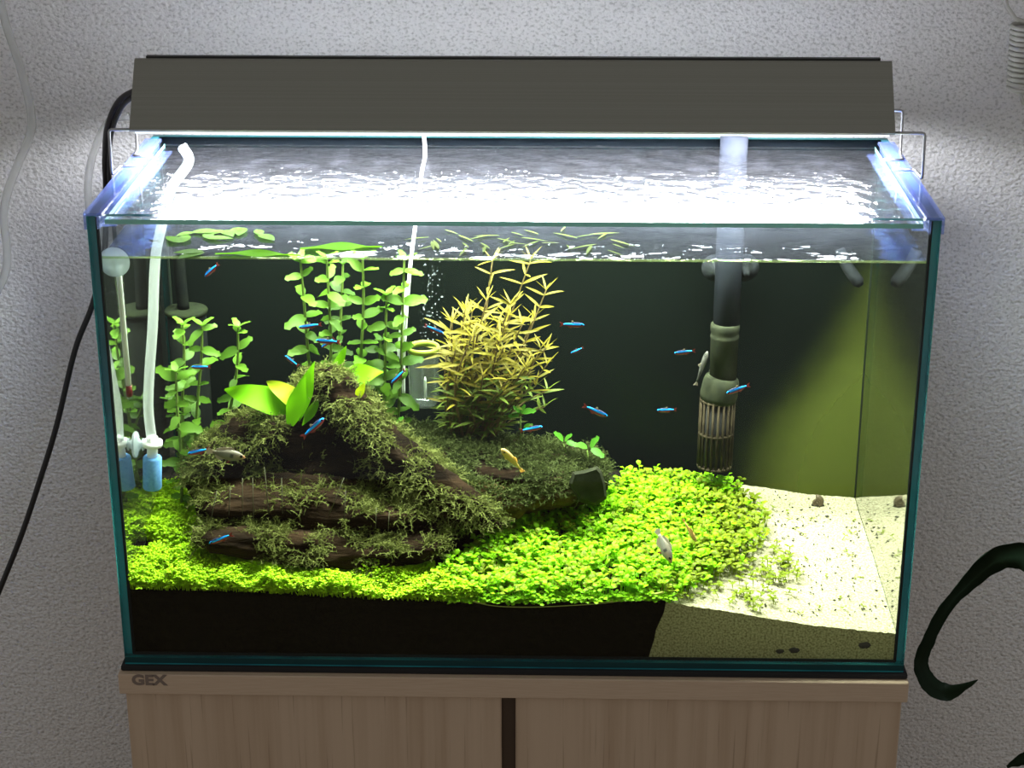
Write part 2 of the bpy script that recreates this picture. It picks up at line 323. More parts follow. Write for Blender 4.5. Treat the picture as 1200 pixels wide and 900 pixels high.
class MB:
    def __init__(s): s.v = []; s.f = []; s.m = []
    def add(s, vs, fs, mi=0):
        o = len(s.v); s.v += [Vector(v) for v in vs]
        for f in fs: s.f.append([i + o for i in f]); s.m.append(mi)
    def box(s, x0, x1, y0, y1, z0, z1, mi=0, faces=None):
        vs = [(x, y, z) for z in (z0, z1) for y in (y0, y1) for x in (x0, x1)]
        fs = [(0, 2, 3, 1), (4, 5, 7, 6), (0, 1, 5, 4), (2, 6, 7, 3), (0, 4, 6, 2), (1, 3, 7, 5)]   # bottom top front back left right
        if faces is None: s.add(vs, fs, mi)
        else:
            o = len(s.v); s.v += [Vector(v) for v in vs]
            for f, q in zip(fs, faces):
                if q is not None: s.f.append([i + o for i in f]); s.m.append(q)
        return s
    def bevel_box(s, x0, x1, y0, y1, z0, z1, b, mi=0):
        """box with chamfered edges along x, y and z"""
        vs = []; ids = {}
        for i, sx in enumerate((x0, x1)):
            for j, sy in enumerate((y0, y1)):
                for k, sz in enumerate((z0, z1)):
                    dx, dy, dz = (b if i == 0 else -b), (b if j == 0 else -b), (b if k == 0 else -b)
                    for ax, p in (('x', (sx, sy + dy, sz + dz)), ('y', (sx + dx, sy, sz + dz)), ('z', (sx + dx, sy + dy, sz))):
                        ids[(i, j, k, ax)] = len(vs); vs.append(p)
        g = lambda i, j, k, a: ids[(i, j, k, a)]
        fs = []
        for i in (0, 1):
            fs.append([g(i, 0, 0, 'x'), g(i, 1, 0, 'x'), g(i, 1, 1, 'x'), g(i, 0, 1, 'x')][::(1 if i else -1)])
            fs.append([g(0, i, 0, 'y'), g(1, i, 0, 'y'), g(1, i, 1, 'y'), g(0, i, 1, 'y')][::(-1 if i else 1)])
            fs.append([g(0, 0, i, 'z'), g(1, 0, i, 'z'), g(1, 1, i, 'z'), g(0, 1, i, 'z')][::(1 if i else -1)])
        for a in (0, 1):
            for b2 in (0, 1):
                fs.append([g(0, a, b2, 'y'), g(1, a, b2, 'y'), g(1, a, b2, 'z'), g(0, a, b2, 'z')])
                fs.append([g(a, 0, b2, 'x'), g(a, 1, b2, 'x'), g(a, 1, b2, 'z'), g(a, 0, b2, 'z')])
                fs.append([g(a, b2, 0, 'x'), g(a, b2, 1, 'x'), g(a, b2, 1, 'y'), g(a, b2, 0, 'y')])
                for k in (0, 1): fs.append([g(a, b2, k, 'x'), g(a, b2, k, 'y'), g(a, b2, k, 'z')])
        s.add(vs, fs, mi); return s
    def tube(s, pts, r, n=8, caps=True, mi=0, flat=None, rfun=None):
        P = [Vector(p) for p in pts]; R = r if isinstance(r, (list, tuple)) else [r] * len(P)
        o = len(s.v); prev = None
        for i, p in enumerate(P):
            t = (P[min(i + 1, len(P) - 1)] - P[max(i - 1, 0)]).normalized()
            if prev is None:
                a = Vector((0, 0, 1)) if abs(t.z) < .9 else Vector((0, 1, 0)); u = t.cross(a).normalized()
            else: u = (prev - t * prev.dot(t)).normalized()
            prev = u; w = t.cross(u)
            for k in range(n):
                an = 2 * math.pi * k / n; rr = R[i] if rfun is None else rfun(i, k, R[i])
                s.v.append(p + u * math.cos(an) * rr * (flat[0] if flat else 1) + w * math.sin(an) * rr * (flat[1] if flat else 1))
        for i in range(len(P) - 1):
            for k in range(n):
                a, b = o + i * n + k, o + i * n + (k + 1) % n
                s.f.append([a, b, b + n, a + n]); s.m.append(mi)
        if caps:
            s.f.append([o + k for k in range(n)][::-1]); s.m.append(mi)
            s.f.append([o + (len(P) - 1) * n + k for k in range(n)]); s.m.append(mi)
        return s
    def lathe(s, c, prof, n=24, axis='z', mi=0, caps=True):
        """prof: (radius, offset along axis) list; c: centre"""
        c = Vector(c); o = len(s.v)
        for r, h in prof:
            for k in range(n):
                a = 2 * math.pi * k / n; x, y = r * math.cos(a), r * math.sin(a)
                d = {'z': (x, y, h), 'y': (x, h, y), 'x': (h, x, y)}[axis]; s.v.append(c + Vector(d))
        for i in range(len(prof) - 1):
            for k in range(n):
                a, b = o + i * n + k, o + i * n + (k + 1) % n
                s.f.append([a, b, b + n, a + n]); s.m.append(mi)
        if not caps: return s
        s.f.append([o + k for k in range(n)][::-1]); s.m.append(mi)
        s.f.append([o + (len(prof) - 1) * n + k for k in range(n)]); s.m.append(mi)
        return s
    def mesh(s, name, mats, off, smooth=False):
        me = bpy.data.meshes.new(name)
        me.from_pydata([tuple(W(v) - off) for v in s.v], [], s.f)
        for q in (mats if isinstance(mats, (list, tuple)) else [mats]): me.materials.append(MATS[q])
        me.polygons.foreach_set('material_index', s.m)
        if smooth: me.polygons.foreach_set('use_smooth', [True] * len(me.polygons))
        me.update(); return me
    def build(s, name, mats, parent=None, smooth=False, base=None):
        if parent is None:
            if base is None:
                xs = [v.x for v in s.v]; ys = [v.y for v in s.v]; zs = [v.z for v in s.v]
                base = ((min(xs) + max(xs)) / 2, (min(ys) + max(ys)) / 2, min(zs))
            off = W(base)
        else: off = world_off(parent)
        o = bpy.data.objects.new(name, s.mesh(name, mats, off, smooth)); COL.objects.link(o)
        if parent is None: o.location = off
        else: o.parent = parent
        return o

def world_off(o):
    v = Vector((0, 0, 0))
    while o is not None: v = v + o.location; o = o.parent
    return v
def tag(o, label, cat, group=None, kind=None):
    o['label'] = label
    o['category'] = cat
    if group: o['group'] = group
    if kind: o['kind'] = kind
    return o
def struct(o): o['kind'] = 'structure'; return o
def thing(name, base, label, cat, group=None):
    o = bpy.data.objects.new(name, None); COL.objects.link(o); o.location = W(base); o.empty_display_size = .02
    return tag(o, label, cat, group)
def put(name, me, parent, p, X, Zup, scale=(1, 1, 1), mat=None):
    """link an object with shared mesh at tank-frame point p, its local x along X, local z near Zup"""
    X = Vector(X).normalized(); Z = Vector(Zup); Z = (Z - X * Z.dot(X)).normalized(); Y = Z.cross(X)
    R = Matrix((X, Y, Z)).transposed().to_4x4()
    o = bpy.data.objects.new(name, me); COL.objects.link(o)
    loc = W(p) - (world_off(parent) if parent else Vector((0, 0, 0)))
    o.matrix_local = Matrix.Translation(loc) @ R @ Matrix.Diagonal((*scale, 1))
    if parent:
        o.parent = parent; o.matrix_parent_inverse = Matrix.Identity(4)
    return o

def leaf_mesh(name, mat, length, width, shape='oval', segs=6, curl=.2, fold=.15, wave=0):
    """a blade along +x in metres, origin at its base; fold along the midrib, curl downwards at the tip"""
    vs, fs = [], []
    for i in range(segs + 1):
        t = i / segs
        if shape == 'broad': w = math.sin(math.pi * min(1, .10 + t * .87)) ** .42
        elif shape == 'oval': w = math.sin(math.pi * min(1, .06 + t * .94)) ** .7
        elif shape == 'spoon': w = .13 + .87 * math.sin(math.pi * max(0, (t - .18) / .82)) ** .6 if t > .18 else .13
        if shape == 'spoon' and i == segs - 1: w = max(w, .62)
        else: w = math.sin(math.pi * (.08 + .92 * t)) ** .8 * (1 - .35 * t)      # lance
        if i == segs: w = .02
        w *= width / 2; x = length * t; z = -curl * length * t * t
        wz = wave * width * math.sin(t * 9)
        vs += [(x, -w, z + fold * w + wz), (x, 0, z), (x, w, z + fold * w - wz)]
    for i in range(segs):
        a = i * 3
        fs += [(a, a + 3, a + 4, a + 1), (a + 1, a + 4, a + 5, a + 2)]
    me = bpy.data.meshes.new(name); me.from_pydata([tuple(x * .01 for x in v) for v in vs], [], fs); me.materials.append(MATS[mat])
    me.polygons.foreach_set('use_smooth', [True] * len(me.polygons)); me.update(); return me

def sm(a, b, t): t = max(0, min(1, (t - a) / (b - a))); return t * t * (3 - 2 * t)
def lerp(a, b, t): return a + (b - a) * t
def interp(tab, x):
    if x <= tab[0][0]: return tab[0][1]
    for (a, u), (b, v) in zip(tab, tab[1:]):
        if x <= b: return lerp(u, v, (x - a) / (b - a))
    return tab[-1][1]
def inside(poly, x, y):
    c = False; j = len(poly) - 1
    for i in range(len(poly)):
        (xi, yi), (xj, yj) = poly[i], poly[j]
        if (yi > y) != (yj > y) and x < (xj - xi) * (y - yi) / (yj - yi) + xi: c = not c
        j = i
    return c

# ------------------------------------------------------------------ the setting
FLOOR = -Z0 * 100
struct(MB().box(-130, 130, 34, 40, FLOOR, 170).build('wall_back', 'wallpaper'))
struct(MB().box(-130, 130, -190, 34, FLOOR - 5, FLOOR).build('floor', 'floor_wood'))

# ------------------------------------------------------------------ cabinet
cab = thing('aquarium_cabinet', (0, 11, FLOOR), 'light maple two-door cabinet stand carrying the aquarium', 'cabinet')
CT = -.45
MB().box(-29.7, 29.7, .7, 24, FLOOR + .1, CT - 2.0).build('body', 'maple', cab)
top = MB().bevel_box(-30.45, 30.35, -.85, 24.5, CT - 1.75, CT, .08).build('top_board', 'board_edge', cab)
for x0, x1 in ((-30.05, -.85), (.25, 30.0)):
    d = MB().bevel_box(x0, x1, -.45, .7, FLOOR + 3, CT - 1.8, .1).build('door', 'maple', cab)
MB().box(-.84, .24, .1, .69, FLOOR + 3, CT - 1.8).build('centre_strip', 'gap_brown', cab)
MB().box(-29.5, 29.5, .3, .69, FLOOR + .1, FLOOR + 2.9).build('plinth', 'maple', cab)
# lettering on the board's edge
cu = bpy.data.curves.new('lettering', 'FONT'); cu.body = 'GEX'; cu.size = .0125; cu.extrude = .0002; cu.offset = .0006; cu.space_character = 1.02
tmp = bpy.data.objects.new('lettering_source', cu); COL.objects.link(tmp)
me = bpy.data.meshes.new_from_object(tmp.evaluated_get(bpy.context.evaluated_depsgraph_get()))
bpy.data.objects.remove(tmp); me.materials.clear(); me.materials.append(MATS['logo_ink'])
lx = [v.co.x for v in me.vertices]; ly = [v.co.y for v in me.vertices]
pa, pb = at(155, 803, -.87), at(196, 791, -.87)
sx = (pb.x - pa.x) * .01 / (max(lx) - min(lx)); sy = (pb.z - pa.z) * .01 / (max(ly) - min(ly))
for v in me.vertices: v.co = ((v.co.x - min(lx)) * sx, (v.co.y - min(ly)) * sy, v.co.z)
lo = bpy.data.objects.new('lettering', me); COL.objects.link(lo); lo.parent = top
lo.location = W((pa.x, -.855, pa.z)) - world_off(top); lo.rotation_euler = (math.pi / 2, 0, 0)
lo['label'] = 'grey printed letters GEX'

tag(MB().bevel_box(-30.3, 30.3, -.35, 23.6, CT, 0, .1).build('foam_mat', 'foam_black'),
    'thin black foam mat between the aquarium and the cabinet top', 'mat')

# ------------------------------------------------------------------ aquarium
HX, TD, TH, TK = 30.0, 23.6, 36.0, .6
tank = thing('aquarium', (0, 11, 0), 'rimless rectangular glass aquarium with teal edges on the cabinet', 'aquarium')
ED = 1
MB().box(-HX, HX, 0, TK, TK, TH, faces=[ED, ED, 0, 2, ED, ED]).build('front_pane', ['glass', 'glass_edge', 'glass_wet'], tank)
MB().box(-HX, HX, TD - TK, TD, TK, TH, faces=[ED, 2, 0, 0, ED, ED]).build('back_pane', ['glass_wet', 'glass_edge', 'edge_dark'], tank)
for sgn in (-1, 1):
    a, b = sorted((sgn * HX, sgn * (HX - TK)))
    MB().box(a, b, TK, TD - TK, TK, TH, faces=[ED, ED, ED, ED, 0, 0]).build('side_pane', ['glass', 'glass_edge'], tank)
MB().box(-HX, HX, 0, TD, 0.005, TK, faces=[1, 0, 2, 1, 1, 1]).build('bottom_pane', ['glass', 'glass_edge', 'edge_dark'], tank)
MB().box(-HX, HX, -.03, -.005, 0.01, .12).build('bottom_bevel', 'glass_edge', tank)
for sgn in (-1, 1):            # silicone in the corners
    x = sgn * (HX - TK)
    MB().tube([(x, TK, TK), (x, TK, TH - .2)], .12, 6).build('silicone_seam', 'silicone', tank)
    MB().tube([(x, TD - TK, TK), (x, TD - TK, TH - .2)], .12, 6).build('silicone_seam', 'silicone', tank)
MB().tube([(-HX + TK, TK, TK), (HX - TK, TK, TK)], .18, 6).build('silicone_seam', 'silicone', tank)
MB().box(-HX, HX, TD + .02, TD + .08, 0.3, TH - .1).build('background_film', 'black_film', tank)['label'] = 'black sheet stuck to the back glass'
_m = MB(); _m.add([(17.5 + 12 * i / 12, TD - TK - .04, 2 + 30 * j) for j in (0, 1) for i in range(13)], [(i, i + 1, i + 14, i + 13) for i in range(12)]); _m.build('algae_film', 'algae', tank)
olv = bpy.data.objects['algae_film']; olv['label'] = 'thin olive green algae growth on the back glass'
# give the olive area its own origin (x 23.5 cm, z 2 cm) so that its outline is laid out in its own space
sh = W((23.5, TD - TK, 2)) - world_off(tank); olv.data.transform(Matrix.Translation(-sh)); olv.location = sh

# clear plastic lid holders clipped on the side rims
for sgn, side in ((-1, 'left'), (1, 'right')):
    def bx(mb, x0, x1, *r): a, b = sorted((sgn * x0, sgn * x1)); mb.box(a, b, *r); return mb
    mb = MB(); bx(mb, 28.9, 30.22, .05, 21.5, TH + .01, TH + .2); bx(mb, 30.04, 30.22, .05, 21.5, TH - 1.0, TH + .01)
    bx(mb, 29.1, 29.3, .05, 21.5, TH - .95, TH + .01); bx(mb, 28.1, 29.1, .7, 21.5, TH - .95, TH - .8)
    tag(mb.build('lid_holder', 'holder_plastic'), 'long blue tinted clear plastic channel clipped on the %s rim of the tank' % side, 'lid holder', 'lid holders on the tank rims')

# glass lid with droplets
lid = thing('tank_cover', (0, 11, TH - .8), 'flat clear glass lid covering the tank top, flecked with water droplets', 'lid')
MB().box(-28.9, 28.9, .75, 22.6, TH - .79, TH - .45, faces=[2, 0, 1, 0, 1, 1]).build('pane', ['lid_glass', 'lid_edge', 'lid_wet'], lid)
mb = MB()
for _ in range(260):
    x = RND.uniform(-28, 28); y = RND.betavariate(2, 1.6) * 15 + 1.5; r = RND.uniform(.05, .2) * (1.8 if RND.random() < .08 else 1)
    mb.lathe((x, y, TH - .80), [(r, 0), (r * .8, -r * .22), (r * .3, -r * .36)], 9)
dr = mb.build('droplets', 'droplet', lid, True); dr['kind'] = 'stuff'

# water: surface, the two side faces against the glass, and the closed remainder
WZ = 32.75
def water():
    mb = MB(); nx, ny = 150, 56; x0, x1, y0, y1 = -29.38, 29.38, .62, TD - TK - .1
    idx = {}
    for j in range(ny + 1):
        for i in range(nx + 1):
            x, y = lerp(x0, x1, i / nx), lerp(y0, y1, j / ny)
            z = WZ + .05 * noise.noise((x * .35, y * .5, 0)) + .025 * noise.noise((x * 1.1, y * 1.3, 3))
            idx[i, j] = len(mb.v); mb.v.append(Vector((x, y, z)))
    for j in range(ny):
        for i in range(nx):
            mb.f.append([idx[i, j], idx[i + 1, j], idx[i + 1, j + 1], idx[i, j + 1]]); mb.m.append(0)
    o = mb.build('surface', 'water_top', wat, True)
    b = MB(); b.box(x0, x1, y0, y1, .65, WZ - .06, faces=[2, None, 2, 2, 1, 1]); b.build('body', ['water_top', 'water_side', 'water_clear'], wat)
    mn = MB(); pts = []
    for i in range(61):
        x = lerp(x0, x1, i / 60); pts.append((x, y0 + .04, WZ + .03 + .03 * noise.noise((x * .3, 2, 0))))
    mn.tube(pts, .09, 6); mn.build('meniscus', 'meniscus', wat, True)
wat = thing('water', (0, 11, .65), 'clear water filling the aquarium to just below the lid', 'water')
wat['kind'] = 'stuff'
water()

# ------------------------------------------------------------------ substrate
FRONT = [(-29.4, 6.1), (-20, 5.9), (-10, 5.35), (0, 5.2), (10.4, 5.6), (11.7, 5.5), (16.2, 4.8), (22.8, 3.65), (29.4, 3.0)]
BACK = [(-29.4, 8.3), (-10, 7.6), (8, 6.6), (14, 6.2), (19.4, 5.3), (24, 4.45), (29.4, 4.0)]
def H(x, y):
    t = (y - .6) / 21.4; tt = t ** .85
    return lerp(interp(FRONT, x), interp(BACK, x), tt) + .16 * noise.noise((x * .35, y * .35, 1.3)) * min(1, y * .25)
def xb(y):                      # where the soil gives way to the sand
    t = (y - .6) / 21.4
    return lerp(11.6, 19.0, t) + 2.2 * math.sin(math.pi * min(1, t * 1.05)) + .5 * noise.noise((y * .6, 7, 0))
def ground(name, mat, left, cell=.3, bottom=.62):
    mb = MB(); ny = 70; nx = 110 if left else 60; idx = {}
    for j in range(ny + 1):
        y = lerp(.63, 22.9, j / ny)
        a, b = (-29.36, xb(y)) if left else (xb(y), 29.36)
        for i in range(nx + 1):
            x = lerp(a, b, i / nx); idx[i, j] = len(mb.v)
            mb.v.append(Vector((x, y, H(x, y) + .07 * noise.noise((x * 3, y * 3, 5)) + .05 * noise.noise((x * 7, y * 7, 9)))))
    for j in range(ny):
        for i in range(nx): mb.f.append([idx[i, j], idx[i + 1, j], idx[i + 1, j + 1], idx[i, j + 1]]); mb.m.append(0)
    o = len(mb.v); K = 6         # front skirt, cut slanted where soil meets sand
    for k in range(K + 1):
        for i in range(nx + 1):
            v = mb.v[idx[i, 0]]; t = k / K; sl = t * 1.2 + .25 * noise.noise((t * 9, 3, 0))
            w = i / nx if left else 1 - i / nx
            mb.v.append(Vector((v.x + (-sl if w > .9 else 0) * ((w - .9) / .1 if w > .9 else 0), .63, lerp(v.z, bottom, t))))
    for k in range(K):
        for i in range(nx):
            a = o + k * (nx + 1) + i; mb.f.append([a, a + nx + 1, a + nx + 2, a + 1]); mb.m.append(0)
    return mb.build(name, mat, None, True)
tag(ground('soil_bed', 'soil', True), 'black granular planting soil filling the left and middle of the tank', 'soil', kind='stuff')
tag(ground('sand_bed', 'sand', False), 'pale cream sand sloping in the right corner of the tank', 'sand', kind='stuff')

# ------------------------------------------------------------------ light fixture
LX = -.32
fx = thing('aquarium_light', (LX, 14.8, 36.2), 'long grey aluminium lamp on wire legs above the tank', 'lamp')
def prism_x(mb, prof, x0, x1, mi=0):
    n = len(prof); mb.add([(x0, y, z) for y, z in prof] + [(x1, y, z) for y, z in prof],
                          [[i, (i + 1) % n, n + (i + 1) % n, n + i] for i in range(n)] + [list(range(n))[::-1], [n + i for i in range(n)]], mi); return mb
ZL = 39.65
prism_x(MB(), [(9.7, ZL + .05), (9.62, ZL + .2), (13.1, ZL + 4.75), (13.35, ZL + 4.8), (14.2, ZL + 4.3), (20.6, ZL + 1.4), (20.7, ZL + .05), (20.2, ZL + .05), (20.2, ZL + .45), (10.3, ZL + .45), (10.3, ZL + .05)],
        LX - 28.2, LX + 28.2).build('housing', 'housing', fx)
for s_ in (-1, 1):
    a, b = sorted((LX + s_ * 28.2, LX + s_ * 28.4))
    prism_x(MB(), [(9.7, ZL + .05), (9.62, ZL + .2), (13.1, ZL + 4.75), (13.35, ZL + 4.8), (14.2, ZL + 4.3), (20.6, ZL + 1.4), (20.7, ZL + .05)], a, b).build('end_cap', 'housing', fx)
MB().box(LX - 27.6, LX + 27.6, 13.5, 14.0, ZL + 4.6, ZL + 4.93).build('rear_lip', 'housing_dark', fx)
MB().box(LX - 27.9, LX + 27.9, 10.32, 20.18, ZL + .3, ZL + .44).build('circuit_board', 'led_board', fx)
MB().box(LX - 28.0, LX + 28.0, 9.72, 9.95, ZL - .10, ZL + .04).build('diffuser_edge', 'light_strip', fx)
chips = {}
for r_, y in enumerate((11.6, 14.6, 17.6)):
    for k in range(26):
        q = (k * 7 + r_ * 3) % 13
        mt_ = 'led_blue' if q == 4 else 'led_green' if (q == 9 and r_ == 0) else 'led_red' if (q == 11 and r_ == 1) else 'led_white'
        if mt_ not in chips:
            me_ = MB().lathe((0, 0, -Z0 * 100), [(.22, 0), (.2, -.06), (.1, -.12)], 8).mesh('led', mt_, Vector((0, 0, 0))); chips[mt_] = me_
        put('led', chips[mt_], fx, (LX - 26.6 + k * 2.13, y, ZL + .30), (1, 0, 0), (0, 0, 1))
ld = bpy.data.lights.new('led_light', 'AREA'); ld.shape = 'RECTANGLE'; ld.size = .548; ld.size_y = .094; ld.energy = LED_POWER; ld.color = (.93, .945, 1)
ld.spread = math.radians(155)
lo_ = bpy.data.objects.new('led_light', ld); COL.objects.link(lo_); lo_.parent = fx; lo_.location = W((LX, 15.3, ZL + .12)) - fx.location
for s_ in (-1, 1):             # wire legs
    X = lambda v: s_ * v
    p = [(LX + X(28.3), 10.1, ZL + .1), (X(30.35), 10.1, ZL + .1), (X(30.4), 10.1, TH + .3), (X(30.3), 12.6, TH + .28), (X(28.6), 12.7, TH + .28)]
    q = [(LX + X(28.3), 17.4, ZL + .1), (X(29.95), 17.4, ZL + .1), (X(30.0), 17.4, TH + .3), (X(29.9), 15.6, TH + .28), (X(28.4), 15.5, TH + .28)]
    for path in (p, q):
        rounded = []
        for i, c in enumerate(path):
            c = Vector(c)
            if 0 < i < len(path) - 1:
                a, b = Vector(path[i - 1]), Vector(path[i + 1]); da = (a - c).normalized() * .22; db = (b - c).normalized() * .22
                rounded += [c + da, c + (da + db) * .3, c + db]
            else: rounded.append(c)
        MB().tube(rounded, .12, 8).build('wire_leg', 'steel', fx, True)
# mains cables from the lamp's left end
for k, pts in enumerate(([(163, 104, 16), (140, 118, 18), (126, 150, 20), (123, 190, 24), (124, 225, 26), (122, 300, 27), (108, 358, 27), (88, 410, 27), (66, 500, 27), (46, 565, 27), (24, 630, 27), (-6, 705, 27)],
                         [(162, 110, 16), (144, 124, 18), (131, 155, 20), (128, 195, 24), (131, 240, 26), (140, 330, 27), (150, 420, 28)])):
    c = MB().tube(catmull([at(*p) for p in pts], 8), .26 if k == 0 else .2, 8).build('power_cable', 'cable_black', fx, True)

# ------------------------------------------------------------------ things on the wall and beside the tank
tag(MB().tube(catmull([at(*p, 31) for p in ((-4, -20), (6, 25), (24, 80), (36, 130), (35, 158), (22, 190), (9, 225), (4, 255), (8, 290), (6, 320), (-8, 350))], 8), .38, 10).build('air_hose', 'tube_wall', smooth=True),
    'clear plastic hose hanging in a curve on the wall left of the lamp', 'hose')
tag(MB().tube(catmull([at(150, 136, 25), at(128, 142, 26), at(112, 172, 27), at(104, 205, 28), at(104, 240, 28), at(112, 290, 28), at(130, 340, 28)], 8), .34, 10).build('outlet_hose', 'tube_wall', smooth=True),
    'translucent hose looping down behind the black cables at the left rim', 'hose')
coil = [at(1174, -20, 31), at(1180, 8, 31), at(1190, 22, 31)]
c0, c1 = at(1197, 28, 31), at(1192, 106, 31)
for k in range(13 * 12 + 1):
    t = k / 156; a = 2 * math.pi * 13 * t; p = c0.lerp(c1, t); rr = .78
    coil.append(p + Vector((math.cos(a) * rr, math.sin(a) * rr, 0)))
coil += [at(1196, 112, 31), at(1199, 120, 31), at(1212, 128, 31)]
tag(MB().tube(coil, .2, 6).build('coiled_cord', 'cord_white', smooth=True), 'off-white coiled cord hanging on the wall at the top right', 'cord')

def strap(name, pts, widths, mat, parent, thick=.12):
    P = catmull([p for p in pts], 8); mb = MB(); n = len(P)
    for side in (0, 1):
        for i, p in enumerate(P):
            t = (P[min(i + 1, n - 1)] - P[max(i - 1, 0)]).normalized(); w = interp(widths, i / (n - 1))
            nrm = t.cross(Vector((0, -1, .25))).normalized(); bn = t.cross(nrm)
            wob = .12 * noise.noise((i * .35, side, 4))
            off = bn * (thick * (.5 if side else -.5))
            mb.v += [p - nrm * (w + wob) + off + bn * .35 * w, p + off, p + nrm * (w - wob) + off + bn * .25 * w]
    for i in range(n - 1):
        for side in (0, 1):
            o = side * n * 3 + i * 3
            for k in (0, 1): mb.f.append([o + k, o + k + 3, o + k + 4, o + k + 1][::(1 if side else -1)]); mb.m.append(0)
        for k in (0, 2):
            a, b = i * 3 + k, n * 3 + i * 3 + k; mb.f.append([a, a + 3, b + 3, b]); mb.m.append(0)
    return mb.build(name, mat, parent, True)
hp = thing('trailing_houseplant', at(1230, 900, 18), 'dark green drooping strap leaves of a houseplant right of the cabinet', 'plant')
strap('leaf', [at(1240, 690, 14), at(1206, 656, 15), at(1172, 656, 16), at(1140, 680, 17), at(1110, 712, 17), at(1090, 748, 17), at(1080, 778, 17), at(1090, 802, 16.5), at(1112, 812, 16), at(1146, 797, 15)],
      [(0, 1.1), (.15, 1.15), (.27, 1.0), (.4, .55), (.55, .55), (.68, .62), (.77, .75), (.88, .8), (.95, .3), (1, .03)], 'dark_leaf', hp)
strap('leaf', [at(1236, 893, 12), at(1212, 889, 12), at(1196, 892, 12), at(1180, 899, 12)], [(0, .8), (.5, .7), (1, .1)], 'dark_leaf', hp)

# ------------------------------------------------------------------ equipment in the tank
# thermometer on the inner side of the front glass
tp = at(137, 303, 1.5)
th = thing('thermometer', at(152, 466, 2.4), 'slim glass thermometer with a red end on a round suction cup', 'thermometer')
MB().lathe((tp.x, .66, tp.z), [(1.12, 0), (1.08, .1), (.75, .32), (.35, .5), (.3, .95)], 28, 'y').build('suction_cup', 'cup_clear', th, True)
ta, tb = at(138, 306, 1.7), at(152, 466, 2.4)
MB().tube([ta, ta.lerp(tb, .98), tb], [.33, .33, .2], 12).build('glass_tube', 'glass', th, True)
MB().box(-.16, .16, -.02, .02, 0, 1); 
def rod(name, a, b, r, mat, parent, n=10): return MB().tube([a, b], r, n).build(name, mat, parent, True)
rod('scale_strip', ta.lerp(tb, .04), ta.lerp(tb, .905), .22, 'white_plastic', th)
rod('red_bulb', ta.lerp(tb, .905), ta.lerp(tb, .985), .24, 'red_liquid', th)

# air tube with blue air stone at the left glass
ar = thing('air_line', at(178, 573, 6.5), 'white air tube ending in a blue cylindrical air stone by the left glass', 'air stone')
pts = catmull([at(214, 172, 9.6), at(221, 190, 8.8), at(200, 222, 7.7), at(190, 262, 7), at(182, 305, 6.5), at(179, 380, 6.5), at(175, 440, 6.5), at(174, 480, 6.5), at(178, 516, 6.5)], 8)
MB().tube(pts, .40, 12).build('tube', 'tube_clear', ar, True)
a, b = at(178.5, 512, 6.5), at(178.5, 536, 6.5)
MB().tube([a, b], .42, 12).build('connector', 'white_plastic', ar, True)
MB().tube([at(178.5, 517, 6.5), at(178.5, 522, 6.5)], .8, 14).build('collar', 'white_plastic', ar, True)
MB().tube([at(165, 521, 6.5), at(178, 520, 6.5)], .16, 8).build('holder_arm', 'white_plastic', ar, True)
c = at(166, 521, 6.5)
MB().lathe((-29.36, c.y, c.z), [(1.05, 0), (1.0, .1), (.55, .22), (.3, .4), (.3, .5), (.5, .5), (.5, .6)], 20, 'x').build('suction_cup', 'cup_clear', ar, True)
a, b = at(178.5, 535, 6.5), at(178.5, 572, 6.5)
MB().tube([a, a.lerp(b, .05), a.lerp(b, .95), b], [.66, .74, .74, .68], 18).build('air_stone', 'blue_stone', ar, True)

# dark pump in the rear left corner
pb_ = at(218, 362, 19.5)
pu = thing('internal_pump', (pb_.x, pb_.y, H(pb_.x, pb_.y)), 'black cylindrical pump with a round cap behind the left stem plants', 'pump')
zt = pb_.z
MB().lathe((pb_.x, pb_.y, 0), [(1.55, H(pb_.x, 19.5) - .3), (1.6, 9), (1.6, zt - .3)], 24).build('body', 'pump_black', pu, True)
MB().lathe((pb_.x, pb_.y, zt), [(1.75, -.35), (1.78, -.1), (1.7, .02), (.5, .05)], 28).build('cap', 'pump_cap', pu, True)
MB().tube(catmull([(pb_.x - .2, pb_.y, zt), (pb_.x - .3, pb_.y, zt + 3), at(207, 250, 19.8)], 6), .5, 12).build('pipe', 'pump_black', pu, True)

# CO2 diffuser jar and its two thin tubes
df = thing('glass_diffuser', at(497, 478, 17), 'clear glass diffuser cylinder with a yellow green rim beside the golden plant', 'diffuser')
a = at(496, 407, 17); b = at(497, 476, 17); hgt = a.z - b.z
MB().lathe((a.x, 17, b.z), [(.05, 0), (.95, .15), (1.25, .6), (1.28, hgt - .25), (1.22, hgt)], 24, caps=False).build('cylinder', 'jar_glass', df, True)
MB().lathe((a.x, 17, a.z), [(1.18, -.32), (1.32, -.3), (1.34, .1), (1.24, .18), (1.1, .1), (1.1, -.32), (1.18, -.32)], 24, caps=False).build('rim', 'jar_rim', df, True)
MB().lathe((a.x + .1, 17, b.z + .7), [(.08, 0), (.12, .2), (.12, 1.6), (.05, 1.9)], 8).build('inner_tube', 'white_plastic', df, True)
MB().tube(catmull([at(497, 158, 22.2), at(498, 182, 21.5), at(494, 204, 20.5), at(487, 262, 18.6), at(481, 310, 17.5), at(476, 370, 17.5), at(473, 420, 17.5), at(473, 464, 17.5)], 6), .15, 8).build('supply_tube', 'white_plastic', df, True)
MB().tube(catmull([at(478, 330, 17.7), at(470, 380, 17.8), at(467, 430, 17.8), at(467, 462, 17.8)], 6), .13, 8).build('bubble_counter_tube', 'white_plastic', df, True)
mb = MB()
